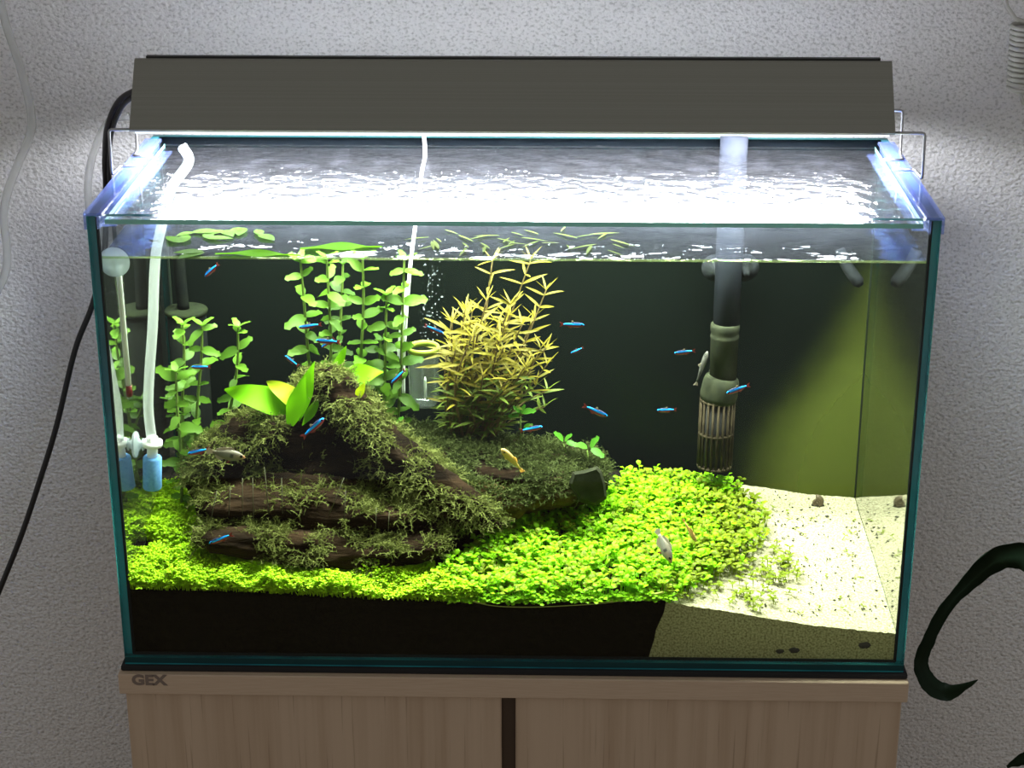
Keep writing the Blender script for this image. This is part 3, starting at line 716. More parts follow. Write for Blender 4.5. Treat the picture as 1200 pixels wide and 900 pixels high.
for _ in range(90):
    t = RND.random(); p = at(500 + RND.gauss(0, 7) + t * 6, 398 - t * 92, 17 + RND.uniform(-1, 1)); r = RND.uniform(.025, .06)
    mb.lathe(p, [(r * .4, -r * .8), (r, 0), (r * .4, r * .8)], 6)
tag(mb.build('bubbles', 'bubble', smooth=True), 'fine column of tiny bubbles rising above the glass diffuser', 'bubbles', kind='stuff')

# filter intake at the right
def py_at(px, y0, Y): return at(px, y0, Y)
ft = thing('filter_intake', at(840, 546, 19), 'dark grey filter intake pipe with slotted strainer by the sand', 'filter pipe')
def seg(name, y0, y1, x0, x1, prof, mat, n=24):
    a, b = at((x0[0] + x0[1]) / 2, y0, 22.2 if name == 'pipe' else 19), at((x1[0] + x1[1]) / 2, y1, 19)
    ra, rb = (x0[1] - x0[0]) / 2 / 13.75, (x1[1] - x1[0]) / 2 / 13.75
    pts_, rs = [], []
    for t, k in prof: pts_.append(a.lerp(b, t)); rs.append(lerp(ra, rb, t) * k)
    return MB().tube(pts_, rs, n).build(name, mat, ft, True)
seg('pipe', 160, 384, (845, 876), (836, 866), [(0, 1), (.5, 1), (1, 1)], 'pipe_grey')
seg('sleeve', 378, 445, (834, 866), (831, 863), [(0, .92), (.03, 1.03), (.12, 1.03), (.16, .97), (.2, .97), (.22, 1.02), (.26, 1.02), (.28, .98), (1, .98)], 'pipe_algae')
seg('collar', 440, 468, (826, 868), (820, 862), [(0, .75), (.1, .92), (.3, 1.0), (.8, 1.03), (1, .98)], 'pipe_algae')
seg('strainer_core', 466, 546, (824, 858), (820, 852), [(0, .9), (1, .9)], 'inner_dark')
sa, sb = at(841, 466, 19), at(837, 546, 19)
for k in range(20):
    an = 2 * math.pi * k / 20; r = 1.4
    o_ = Vector((math.cos(an) * r, math.sin(an) * r, 0)); mb = MB().tube([sa + o_, sb + o_], .12, 5)
    mb.build('strainer_bar', 'strainer_brown', ft, True)
for t in (0.02, .5, .98):
    MB().lathe(sa.lerp(sb, t), [(1.3, -.12), (1.5, -.1), (1.5, .1), (1.3, .12)], 24).build('strainer_ring', 'strainer_brown', ft, True)
for px in (840, 874):
    c = at(px, 318, 20.6); MB().lathe((c.x, 20.0, c.z), [(.25, -.2), (.3, .4), (.7, .9), (1.15, 1.5), (1.2, 1.6)], 20, 'y').build('suction_cup', 'clip_grey', ft, True)
# grey nozzle near the back right corner
nz = at(1000, 318, 20)
tag(MB().tube([at(984, 292, 20.5), at(990, 308, 20.2), at(998, 320, 20), at(1006, 331, 19.8), at(1009, 335, 19.7)], [.5, .55, .62, .62, .3], 14, flat=(1, .75)).build('outlet_nozzle', 'clip_grey', smooth=True),
    'short grey nozzle slanting just under the surface in the right rear corner', 'nozzle')

# ------------------------------------------------------------------ driftwood
def limb(mb, pts, ry, rz, seedv, n=30, sub=14, rough=.30):
    """gnarled limb: path of tank points, per-point depth radius ry and height radius rz"""
    P = catmull(pts, sub); m_ = len(P); o = len(mb.v)
    for i, p in enumerate(P):
        t = i / (m_ - 1); u = t * (len(pts) - 1); k = min(int(u), len(pts) - 2); f = u - k
        a, b = lerp(ry[k], ry[k + 1], f), lerp(rz[k], rz[k + 1], f)
        tg = (P[min(i + 1, m_ - 1)] - P[max(i - 1, 0)]).normalized()
        side = tg.cross(Vector((0, 0, 1)));
        if side.length < .35: side = tg.cross(Vector((-1, 0, 0)))
        side.normalize(); up = side.cross(tg)
        end = min(1, 6 * min(t, 1 - t) + .45)
        for q in range(n):
            an = 2 * math.pi * q / n; c, s = math.cos(an), math.sin(an)
            d = 1 + rough * noise.noise((c * 1.6 + seedv, s * 1.6, t * 2.5)) + rough * .8 * noise.noise((c * 4 + seedv, s * 4, t * 5)) + rough * .5 * noise.noise((c * 9 + seedv, s * 9, t * 7)) + rough * .25 * noise.noise((c * 20, s * 20 + seedv, t * 26))
            mb.v.append(p + side * c * a * d * end + up * s * b * d * end)
    for i in range(m_ - 1):
        for q in range(n):
            a, b = o + i * n + q, o + i * n + (q + 1) % n; mb.f.append([a, a + n, b + n, b]); mb.m.append(0)
    mb.f.append([o + q for q in range(n)][::-1]); mb.m.append(0); mb.f.append([o + (m_ - 1) * n + q for q in range(n)]); mb.m.append(0)
    return mb

def moss_on(mbs, count, keep, size=(.5, 1.2), seedv=3, droop=.5, minz=-.1):
    """feathery moss fronds over the upward faces of a limb"""
    R = random.Random(seedv); tris = []; cum = 0; cs = []
    for mb in mbs:
        for f in mb.f:
            if len(f) != 4: continue
            a, b, c, d = (mb.v[i] for i in f); nn = (c - a).cross(d - b); ar_ = nn.length
            if ar_ < 1e-6: continue
            nn.normalize()
            if nn.z < minz: continue
            cum += ar_; cs.append(cum); tris.append((a, b, c, d, nn))
    import bisect
    out = MB()
    made = tries = 0
    while made < count and tries < count * 30:
        tries += 1
        a, b, c, d, nn = tris[min(len(tris) - 1, bisect.bisect(cs, R.random() * cum))]
        u, v = R.random(), R.random(); p = a.lerp(b, u).lerp(d.lerp(c, u), v)
        if not keep(p, nn, R): continue
        made += 1
        dirn = (nn * R.uniform(.2, .9) + Vector((R.gauss(0, .7), R.gauss(0, .5) - .2, R.gauss(0, .3)))).normalized()
        L_ = R.uniform(*size); w = R.uniform(.035, .065); sd = dirn.cross(Vector((R.gauss(0, 1), R.gauss(0, 1), R.gauss(0, 1)))).normalized()
        q = p.copy(); prev = None; dd = dirn.copy()
        for k in range(4):
            ww = w * (1 - k / 4.5)
            out.v += [q - sd * ww, q + sd * ww]; n_ = len(out.v)
            if k: out.f.append([n_ - 4, n_ - 3, n_ - 1, n_ - 2]); out.m.append(0)
            if 0 < k < 4:          # side twigs
                for s_ in (-1, 1):
                    e_ = q + (dd * .5 + sd * s_).normalized() * L_ * .22 * R.uniform(.6, 1.2)
                    out.v += [q - dd * w * .8, q + dd * w * .8, e_]; n2 = len(out.v); out.f.append([n2 - 3, n2 - 2, n2 - 1]); out.m.append(0)
                    # keep the strip's last pair at the list's end
                out.v += [q - sd * ww, q + sd * ww]
            q = q + dd * L_ / 3; dd = (dd + Vector((0, 0, -droop * .5)) + Vector((R.gauss(0, .15), R.gauss(0, .15), 0))).normalized()
    return out

dw = thing('peaked_driftwood', at(390, 655, 8), 'dark peaked driftwood draped in moss in the left middle of the tank', 'driftwood')
limbs = {}
def L_(name, pts, ry, rz, sd, **k): mb = MB(); limb(mb, [at(*p) for p in pts], ry, rz, sd, **k); limbs[name] = mb; return mb
L_('lower_slab', [(226, 626, 4.6), (300, 634, 4.6), (380, 640, 4.8), (460, 642, 5), (528, 632, 5.5)], [1.8, 2.2, 2.4, 2.2, 1.6], [.9, 1.15, 1.2, 1.2, .9], 1.0)
L_('middle_slab', [(232, 590, 8), (300, 592, 8), (380, 600, 8), (450, 606, 8), (520, 600, 8)], [2.5, 3.2, 3.4, 3.2, 2.6], [1.6, 2.2, 2.6, 2.2, 1.6], 5.0)
L_('ridge', [(383, 432, 11.5), (405, 470, 11), (440, 520, 10), (490, 560, 8.8), (545, 596, 7.4), (588, 616, 6.4)], [1.0, 1.6, 2.0, 2.0, 1.7, .8], [1.0, 1.5, 1.9, 1.9, 1.5, .7], 9.0)
L_('crown', [(352, 600, 12.5), (358, 540, 13), (368, 480, 13), (380, 436, 12)], [4.5, 3.4, 2.2, 1.0], [4.5, 3.8, 2.4, 1.2], 13.0)
L_('left_arm', [(238, 590, 9.5), (262, 545, 10.5), (300, 512, 11.5), (340, 500, 12.5)], [1.6, 2.0, 2.0, 1.6], [1.6, 2.2, 2.0, 1.6], 17.0)
L_('knob', [(300, 540, 10), (318, 508, 10), (326, 494, 10.2)], [1.2, 1.1, .7], [1.2, 1.0, .7], 21.0)
L_('core', [(372, 520, 13), (410, 560, 12.5), (440, 610, 12)], [3.2, 3.6, 3.0], [3.0, 3.4, 2.6], 27.0)
L_('shelf', [(330, 585, 7), (380, 580, 6.8), (430, 590, 6.6)], [1.0, 1.2, 1.0], [.5, .6, .5], 25.0)
for k, mb in limbs.items(): mb.build(k, 'wood', dw, True)
def keepA(p, n, R):
    x, y = pix(p)
    g = noise.noise((p.x * .45, p.y * .45, p.z * .45 + 2))
    if inside([(340, 470), (372, 465), (420, 520), (425, 565), (350, 565), (320, 530)], x, y): return R.random() < .03   # the bare dark hollow
    if y > 612 and g < -.05: return False
    if inside([(250, 560), (420, 560), (420, 608), (250, 608)], x, y): return R.random() < .3 and g > -.1
    return g > -.28
mo = moss_on(list(limbs.values()), 16000, keepA, (.45, 1.2), 3, .55).build('moss', 'moss', dw); mo['kind'] = 'stuff'; mo['label'] = 'olive green feathery moss'
for x0, y0, x1, y1 in ((296, 560, 297, 612), (310, 548, 315, 603), (330, 560, 331, 602), (284, 560, 284, 604), (270, 570, 268, 604), (254, 575, 247, 610), (405, 575, 403, 612), (403, 560, 385, 605), (441, 595, 440, 620), (456, 600, 455, 622)):
    MB().tube([at(x0, y0, 4.9), at((x0 + x1) / 2, (y0 + y1) / 2, 4.6), at(x1, y1, 4.4)], .033, 5).build('tying_thread', 'thread', dw, True)

fl = thing('flat_driftwood', at(600, 600, 14), 'flat low driftwood log with dark moss behind the round-leaved carpet', 'driftwood')
limbs2 = {}
def L2(name, pts, ry, rz, sd, **k): mb = MB(); limb(mb, [at(*p) for p in pts], ry, rz, sd, **k); limbs2[name] = mb; return mb
L2('slab', [(440, 525, 15), (520, 545, 14.5), (600, 556, 14), (660, 558, 14), (712, 562, 14)], [3.4, 4.2, 4.4, 4.0, 3.0], [2.0, 2.3, 2.2, 2.0, 1.5], 31.0, rough=.18)
L2('spur', [(500, 560, 10.5), (540, 575, 10), (585, 590, 9.6), (620, 588, 10)], [1.6, 1.8, 1.6, .9], [1.3, 1.5, 1.3, .8], 35.0)
L2('foot', [(560, 590, 11), (620, 578, 11), (680, 575, 11)], [1.4, 1.6, 1.2], [1.4, 1.5, 1.2], 39.0)
for k, mb in limbs2.items(): mb.build(k, 'wood' if k == 'slab' else 'wood_light', fl, True)
mo = moss_on([limbs2['slab'], limbs2['spur'], limbs2['foot']], 10000, lambda p, n, R: n.z > .42 and noise.noise((p.x * .4, p.y * .4, p.z * .4)) > -.25, (.45, 1.1), 5, .35).build('moss', 'moss_dark', fl)
mo['kind'] = 'stuff'; mo['label'] = 'dark green feathery moss'
# flat grey-green stone leaning against the log's end
c = [at(667, 566, 9.0), at(671, 553, 9.1), at(684, 551, 9.2), at(700, 546, 9.2), at(705, 552, 9.2), at(709, 566, 9.1), at(711, 582, 9), at(698, 591, 8.9), at(680, 586, 8.8)]
mb = MB(); ctr = sum(c, Vector()) / len(c); n = len(c)
front_ = [ctr + (p - ctr) * .86 + Vector((0, -.25, 0)) for p in c]; back_ = [p + Vector((0, .7, -.5)) for p in c]
mb.add(front_ + c + back_, [list(range(n))] + [[i, n + i, n + (i + 1) % n, (i + 1) % n] for i in range(n)] + [[n + i, 2 * n + i, 2 * n + (i + 1) % n, n + (i + 1) % n] for i in range(n)] + [[2 * n + i for i in range(n)][::-1]])
tag(mb.build('flat_stone', 'slate'), 'flat grey green stone leaning on the right end of the low log', 'stone')

# ------------------------------------------------------------------ stem plants
BAC = [leaf_mesh('leaf', 'bacopa', 1.65, 1.0, 'spoon', 8, .3, .2), leaf_mesh('leaf', 'bacopa', 1.5, .82, 'spoon', 8, .1, .3)]
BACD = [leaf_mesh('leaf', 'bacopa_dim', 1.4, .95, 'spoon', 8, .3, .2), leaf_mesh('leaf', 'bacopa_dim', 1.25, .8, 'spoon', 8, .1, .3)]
def stem_plant(pts, label, group, step=1.15, leaves=BAC, size=1.0, stem_r=.13, seedv=0, per=2, stem='stem_green', tip=True):
    R = random.Random(seedv); P = catmull([at(*p) for p in pts], 10)      # top to bottom -> reverse
    P = P[::-1]; base = P[0]
    t = thing('stem_plant', base, label, 'aquatic plant', group)
    MB().tube(P, [stem_r * (1.1 - .4 * i / len(P)) for i in range(len(P))], 7).build('stem', stem, t, True)
    tot = sum((P[i + 1] - P[i]).length for i in range(len(P) - 1)); s = step * .5; ang = R.random() * 3
    while s < tot:
        acc = 0
        for i in range(len(P) - 1):
            l = (P[i + 1] - P[i]).length
            if acc + l >= s: break
            acc += l
        p = P[i].lerp(P[i + 1], (s - acc) / max(l, 1e-6)); ang += math.pi / 2 + R.gauss(0, .35)
        for k in range(per):
            a = ang + k * 2 * math.pi / per + R.gauss(0, .2)
            d = Vector((math.cos(a), math.sin(a) * .9, R.uniform(-.35, .7)))
            f = size * R.uniform(.75, 1.2)
            put('leaf', leaves[R.randrange(len(leaves))], t, p, d, (R.gauss(0, .3), -R.uniform(.2, 1.3), .8), (f, f, f))
        s += step * R.uniform(.8, 1.2)
    if tip:
        for k in range(3):
            a = k * 2.1 + ang; put('leaf', leaves[0], t, P[-1], (math.cos(a), math.sin(a), .9), (0, 0, 1), (size * .7,) * 3)
    return t
gl = 'round-leaved stem plants in the left corner'; gc = 'round-leaved stem plants behind the sword plant'
stem_plant([(214, 381, 14), (216, 420, 14), (214, 480, 14), (216, 590, 14)], 'leafy green stem standing leftmost in front of the dark pump', gl, 1.3, seedv=1)
stem_plant([(237, 382, 13), (236, 420, 13), (231, 480, 13), (226, 590, 13)], 'leafy green stem just right of the leftmost one before the pump', gl, 1.4, seedv=2)
stem_plant([(279, 384, 14), (278, 430, 14), (268, 490, 14), (255, 560, 14)], 'slanting leafy green stem beside the left sword leaf', gl, 1.3, seedv=3)
stem_plant([(206, 436, 11), (208, 480, 11), (212, 530, 11), (213, 588, 11)], 'short leafy green stem right of the blue air stone', gl, 1.05, seedv=4)
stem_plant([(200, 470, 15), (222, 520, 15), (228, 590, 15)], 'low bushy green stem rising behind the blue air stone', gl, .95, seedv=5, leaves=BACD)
stem_plant([(352, 304, 16), (356, 350, 16), (360, 400, 16), (364, 440, 16)], 'leafy green stem standing leftmost of the tall row behind the sword plant', gc, 1.5, seedv=11)
stem_plant([(383, 304, 15.5), (386, 360, 15.5), (388, 410, 15.5), (384, 450, 15.5)], 'leafy green stem second in the tall row behind the sword plant', gc, 1.25, seedv=12)
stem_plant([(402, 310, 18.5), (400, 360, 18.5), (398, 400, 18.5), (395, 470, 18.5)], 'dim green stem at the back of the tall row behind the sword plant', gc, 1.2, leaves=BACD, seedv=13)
stem_plant([(425, 304, 15.5), (426, 350, 15.5), (424, 400, 15.5), (420, 460, 15.5)], 'tall leafy green stem above the right sword leaf', gc, 1.2, seedv=14, size=1.1)
stem_plant([(453, 346, 16), (452, 390, 16), (451, 440, 16), (448, 500, 16)], 'shorter leafy green stem right of the sword plant', gc, 1.2, seedv=15)
stem_plant([(474, 304, 16.5), (472, 360, 16.5), (470, 430, 16.5), (466, 505, 16.5)], 'leafy green stem climbing along the white tubes of the diffuser', gc, 1.35, seedv=16)
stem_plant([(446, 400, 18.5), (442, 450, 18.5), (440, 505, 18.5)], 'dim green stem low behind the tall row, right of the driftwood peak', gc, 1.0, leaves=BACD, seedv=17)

# floating tips and leaves at the surface
FLT = [leaf_mesh('leaf', 'sword', 7.0, 2.2, 'oval', 10, .02, .12, .05), leaf_mesh('leaf', 'bacopa', 2.4, 1.5, 'oval', 6, .05, .1)]
fs = [((352, 292), (448, 287), 0, 'broad bright green leaf lying on the water above the tall stems', 1.0),
      ((252, 298), (352, 297), 0, 'long green leaf lying on the water left of the tall stems', .8)]
for (a, b, k, lab, w) in fs:
    def surf(px, py):
        d = FW * FPX + RT * (px - 600) - UP * (py - 450); return CAM + d * ((WZ + .12 - CAM.z) / d.z)
    p, q = surf(*a), surf(*b); L0 = (q - p).length
    o = put('floating_leaf', FLT[0], None, p, q - p, (0, 0, 1), (L0 / 7.0, w * L0 / 7 * .9, 1)); tag(o, lab, 'leaf', 'leaves floating on the water')
spots = [(212, 284), (226, 272), (243, 279), (262, 270), (238, 295), (283, 267), (305, 275), (330, 283), (378, 279), (398, 283)]
ft_ = thing('floating_stem_tip', surf(245, 285), 'cluster of small rounded green leaves floating near the left front of the water', 'aquatic plant')
R2 = random.Random(3)
for s_ in spots[:7]:
    for k in range(2):
        a = R2.random() * 6.28; put('leaf', FLT[1], ft_, surf(*s_), (math.cos(a), math.sin(a), .05), (0, 0, 1), (R2.uniform(.6, 1),) * 3)
ft2 = thing('floating_stem_tip', surf(600, 275), 'loose yellowish narrow leaves floating above the golden plant', 'aquatic plant')
NAR = leaf_mesh('leaf', 'gold_low', 2.0, .3, 'lance', 4, .05, .1)
for k in range(34):
    a = R2.random() * 6.28; put('leaf', NAR, ft2, surf(R2.uniform(500, 720), R2.uniform(265, 296)), (math.cos(a), math.sin(a), .03), (0, 0, 1), (R2.uniform(.6, 1.2),) * 3)

# golden bushy plant
GOLD = [leaf_mesh('leaf', 'gold', 2.2, .31, 'lance', 5, .3, .25), leaf_mesh('leaf', 'gold', 1.9, .28, 'lance', 5, .05, .3)]
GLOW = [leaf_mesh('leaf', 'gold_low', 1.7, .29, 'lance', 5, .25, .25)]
bush = thing('golden_stem_plant', at(560, 520, 16.5), 'bushy golden yellow plant with narrow leaves behind the low log', 'aquatic plant')
R3 = random.Random(21)
tips = [(577, 306, 16), (622, 304, 16.5), (640, 340, 16), (640, 408, 15.5), (530, 378, 15), (545, 362, 14.5), (570, 352, 14.5), (598, 356, 15), (612, 380, 14.5), (626, 372, 16), (534, 410, 14), (556, 392, 13.6), (585, 400, 13.6), (615, 430, 14), (600, 440, 13.6), (536, 450, 13.8), (566, 440, 13.4), (585, 462, 13.8), (530, 440, 15), (628, 452, 15.5), (548, 478, 14.2)]
tips += [(R3.uniform(526, 642), R3.uniform(365, 490), R3.uniform(12.8, 17.5)) for _ in range(26)]
for ti, (tx, ty, tY) in enumerate(tips):
    bx_ = 545 + (tx - 570) * .45 + R3.gauss(0, 6); base = at(bx_, 512, 16 + R3.uniform(-1, 1)); tipp = at(tx, ty, tY)
    mid = base.lerp(tipp, .5) + Vector((R3.gauss(0, .4), R3.gauss(0, .4), .3)); P = catmull([base, mid, tipp], 10)
    st = MB().tube(P, [.1 - .05 * i / len(P) for i in range(len(P))], 6).build('stem', 'stem_brown', bush, True)
    tot = (tipp - base).length; s = tot * .12; ang = R3.random() * 3
    while s < tot:
        f = s / tot; k = min(len(P) - 2, int(f * (len(P) - 1))); p = P[k].lerp(P[k + 1], f * (len(P) - 1) - k); ang += math.pi / 2 + R3.gauss(0, .3)
        for q in range(2):
            a = ang + q * math.pi; d = Vector((math.cos(a), math.sin(a), R3.uniform(.1, .7)))
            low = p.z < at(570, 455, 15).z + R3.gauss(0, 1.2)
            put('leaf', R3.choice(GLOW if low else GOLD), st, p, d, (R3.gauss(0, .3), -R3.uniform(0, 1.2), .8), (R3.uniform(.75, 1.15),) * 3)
        s += R3.uniform(.85, 1.2) * (1.7 if ty < 345 and f < .75 else 1)
    for q in range(4):
        a = q * 1.6 + ang; put('leaf', GOLD[1] if tipp.z > at(570, 455, 15).z else GLOW[0], st, tipp, (math.cos(a), math.sin(a), 1.1), (0, 0, 1), (.75,) * 3)

# sword plant on the peak
sw = thing('sword_plant', at(372, 480, 11.5), 'broad bright green leaved plant growing behind the driftwood peak', 'aquatic plant')
def big_leaf(a, b, w, mat, roll=(0, -.6, 1), curl=.15, wave=.06):
    p, q = at(*a), at(*b); L0 = (q - p).length
    put('leaf', leaf_mesh('leaf', mat, L0, w, 'broad' if w > 1.9 else 'oval', 16, curl, .22, wave), sw, p, q - p + Vector((0, 0, curl * L0)), roll)
    MB().tube(catmull([at(376, 480, 12), p.lerp(at(376, 470, 12), .4), p], 5), .12, 6).build('leaf_stalk', 'stem_green', sw, True)
big_leaf((342, 478, 11), (263, 461, 9.8), 2.7, 'sword', (0, -1.1, 1), .10, .09)
big_leaf((352, 474, 11), (312, 448, 11), 2.0, 'sword_yellow', (0, -.7, 1), .1)
big_leaf((348, 492, 10.3), (368, 424, 10.6), 1.8, 'sword', (-.4, -1, .5), .05)
big_leaf((340, 498, 9.4), (358, 442, 9.6), 1.7, 'sword', (-.2, -1, .3), .05)
big_leaf((398, 446, 12.5), (449, 440, 12), 2.3, 'sword', (0, -.9, 1), .15)
big_leaf((388, 440, 13), (408, 408, 13), 1.0, 'sword', (.4, -1, .3), .1)
big_leaf((372, 470, 10.5), (356, 500, 9.6), .9, 'sword', (.3, -1, .3), .1)
big_leaf((418, 466, 10.5), (428, 450, 10.2), .8, 'sword_yellow', (0, -1, .4), .1)

# young sprouts by the flat log
SPR = leaf_mesh('leaf', 'sprout', 1.25, .8, 'spoon', 8, .15, .2)
def sprout(base, leaves, label):
    b = at(*base); t = thing('young_sprout', b, label, 'aquatic plant', 'young sprouts on the low log')
    P = [b, at(leaves[0][0], leaves[0][1] + 4, base[2])]; MB().tube(P, .07, 6).build('stem', 'stem_green', t, True)
    for (x, y, dx, dz, s_) in leaves: put('leaf', SPR, t, at(x, y, base[2] - .2), (dx, -.5, dz), (0, -.6, 1), (s_,) * 3)
sprout((610, 520, 15), [(610, 484, -.6, .9, .8), (611, 484, .25, 1, .8), (612, 483, 1, .4, 1), (608, 486, -1, .1, .75), (614, 500, .9, .5, .7)], 'small four-leaved sprout right of the golden plant')
sprout((665, 535, 14), [(660, 516, -.6, .9, 1), (662, 516, .5, .8, .8), (664, 518, 1, -.1, .8)], 'left of the two small sprouts on the right end of the low log')
sprout((690, 545, 13.5), [(688, 524, -.9, .5, 1), (692, 524, .45, 1, 1.1), (693, 526, 1, -.4, 1)], 'right of the two small sprouts on the right end of the low log')
sprout((462, 512, 15), [(464, 496, .5, .7, .9), (462, 498, -.6, .3, .7)], 'tiny two-leaved sprout at the foot of the white diffuser tubes')

# ------------------------------------------------------------------ carpet plants
def sprig(mb, p, R, nl, L0, w, up, lean=(0, 0), tilt=(.1, .9)):
    """small rosette: short stem with spoon leaves, merged into one mesh"""
    h = R.uniform(*up); top = p + Vector((lean[0] + R.gauss(0, .15), lean[1] + R.gauss(0, .15) - .1, h))
    sd = Vector((.035, 0, 0)); mb.add([p - sd, p + sd, top + sd, top - sd], [(0, 1, 2, 3)], 0)
    a0 = R.random() * 6.28
    for k in range(nl):
        a = a0 + k * 6.28 / nl + R.gauss(0, .3); l = L0 * R.uniform(.7, 1.25); ww = w * R.uniform(.8, 1.2)
        d = Vector((math.cos(a), math.sin(a), R.uniform(*tilt))).normalized(); s = d.cross(Vector((0, 0, 1))).normalized(); n_ = s.cross(d)
        b = top + Vector((0, 0, -R.uniform(0, h * .35)))
        vs = [b, b + d * l * .35 - s * ww * .4, b + d * l * .35 + s * ww * .4, b + d * l * .75 - s * ww * .5 - n_ * .03, b + d * l * .75 + s * ww * .5 - n_ * .03, b + d * l - n_ * l * .2, b + d * l * .6 + n_ * ww * .22]
        mb.add(vs, [(0, 1, 6, 2), (1, 3, 6), (3, 5, 6), (5, 4, 6), (4, 2, 6)], 0)

def scatter(poly, count, yr, fn, seedv, xr=(-29, 29)):
    R = random.Random(seedv); n = tries = 0
    while n < count and tries < count * 60:
        tries += 1
        x, y = R.uniform(*xr), R.uniform(*yr); z = H(x, y); px, py = pix((x, y, z))
        if not inside(poly, px, py): continue
        if fn(Vector((x, y, z)), px, py, R): n += 1

# fine-leaved carpet, left and front
fine = MB()
polyF = [(140, 712), (140, 560), (185, 575), (245, 590), (240, 650), (300, 668), (500, 668), (560, 690), (560, 718), (420, 716)]
def fF(p, px, py, R):
    if inside([(166, 636), (182, 636), (184, 650), (166, 652)], px, py) or inside([(190, 655), (206, 655), (206, 668), (190, 668)], px, py): return R.random() < .02
    bumpy = 1.0 + 1.0 * noise.noise((p.x * .45, p.y * .45, 0)); sprig(fine, p, R, 6, .29, .25, (.3 * bumpy, 1.35 * bumpy), tilt=(.1, 1.1)); return True
scatter(polyF, 6000, (.7, 17), fF, 41, (-29.3, 4))
tag(fine.build('fine_carpet_plant', 'carpet_fine', smooth=False), 'bright yellow green carpet of tiny leaves along the front left soil', 'carpet plant', kind='stuff')
# round-leaved carpet, middle and right
rnd, oli = MB(), MB()
polyR = [(505, 712), (520, 668), (570, 640), (610, 612), (690, 600), (720, 575), (770, 562), (860, 575), (895, 600), (900, 640), (870, 670), (820, 690), (780, 712), (640, 722)]
def fR(p, px, py, R):
    edge = sm(820, 890, px) + sm(700, 640, px) * 0
    bump_ = 1.0 + .35 * noise.noise((p.x * .35, p.y * .35, 5)) 
    hgt = (.35 * bump_, 1.75 * bump_)
    if px > 800 and R.random() < edge * .55: return False
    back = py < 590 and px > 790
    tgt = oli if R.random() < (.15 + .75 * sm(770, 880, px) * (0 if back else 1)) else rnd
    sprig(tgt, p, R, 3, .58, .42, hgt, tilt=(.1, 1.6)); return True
scatter([(520, 722), (520, 690), (800, 690), (790, 722)], 420, (.72, 1.25), lambda p, px, py, R: (sprig(rnd, p, R, 3, .45, .32, (.05, .55), tilt=(0, .9)) or True), 44, (-7, 12))
scatter(polyR, 2700, (.95, 21), fR, 43, (-8, 24))
# stray sprigs on the sand
polyS = [(760, 712), (830, 690), (905, 640), (930, 650), (940, 690), (880, 725), (800, 715)]
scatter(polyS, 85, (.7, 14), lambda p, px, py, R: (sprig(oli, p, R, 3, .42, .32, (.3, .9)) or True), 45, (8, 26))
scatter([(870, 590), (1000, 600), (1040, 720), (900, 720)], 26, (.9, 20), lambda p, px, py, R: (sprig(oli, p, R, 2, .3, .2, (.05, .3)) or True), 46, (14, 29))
tag(rnd.build('round_leaf_carpet', 'carpet_round', smooth=True), 'dense bright green carpet of small round leaves in the middle of the tank', 'carpet plant', kind='stuff')
tag(oli.build('olive_carpet_fringe', 'carpet_olive', smooth=True), 'thin olive green fringe of the carpet creeping onto the sand', 'carpet plant', kind='stuff')
deb = MB(); RD = random.Random(77)
def fD(p, px, py, R):
    a = R.random() * 6.28; l = R.uniform(.06, .2); w = R.uniform(.03, .07); d = Vector((math.cos(a) * l, math.sin(a) * l, 0)); q = Vector((-d.y, d.x, 0)).normalized() * w
    c = p + Vector((0, 0, .12)); k = q * R.uniform(-1, 1)
    deb.add([c - d - q * .3, c - d * .2 - q + k, c + d - q * .2 + k, c + d * .3 + q + k, c - d * .4 + q, c + Vector((0, 0, .06)) + k, c - Vector((0, 0, .1))], [(0, 1, 5), (1, 2, 5), (2, 3, 5), (3, 4, 5), (4, 0, 5), (1, 0, 6), (2, 1, 6), (3, 2, 6), (4, 3, 6), (0, 4, 6)]); return True
scatter([(868, 572), (1005, 588), (1046, 735), (860, 715), (905, 640)], 190, (.9, 22.5), fD, 48, (12, 29.2))
tag(deb.build('sand_debris', 'pebble_dark'), 'scattered dark flecks of plant debris on the pale sand', 'debris', kind='stuff')
# a pale runner pressed against the front glass
tag(MB().tube(catmull([at(x, y, .70) for x, y in ((512, 694), (540, 700), (575, 709), (620, 711), (670, 709), (710, 706), (750, 700), (778, 694))], 8), .09, 6).build('plant_runner', 'runner', smooth=True),
    'pale yellow green runner stem lying along the front glass below the round-leaved carpet', 'plant runner')

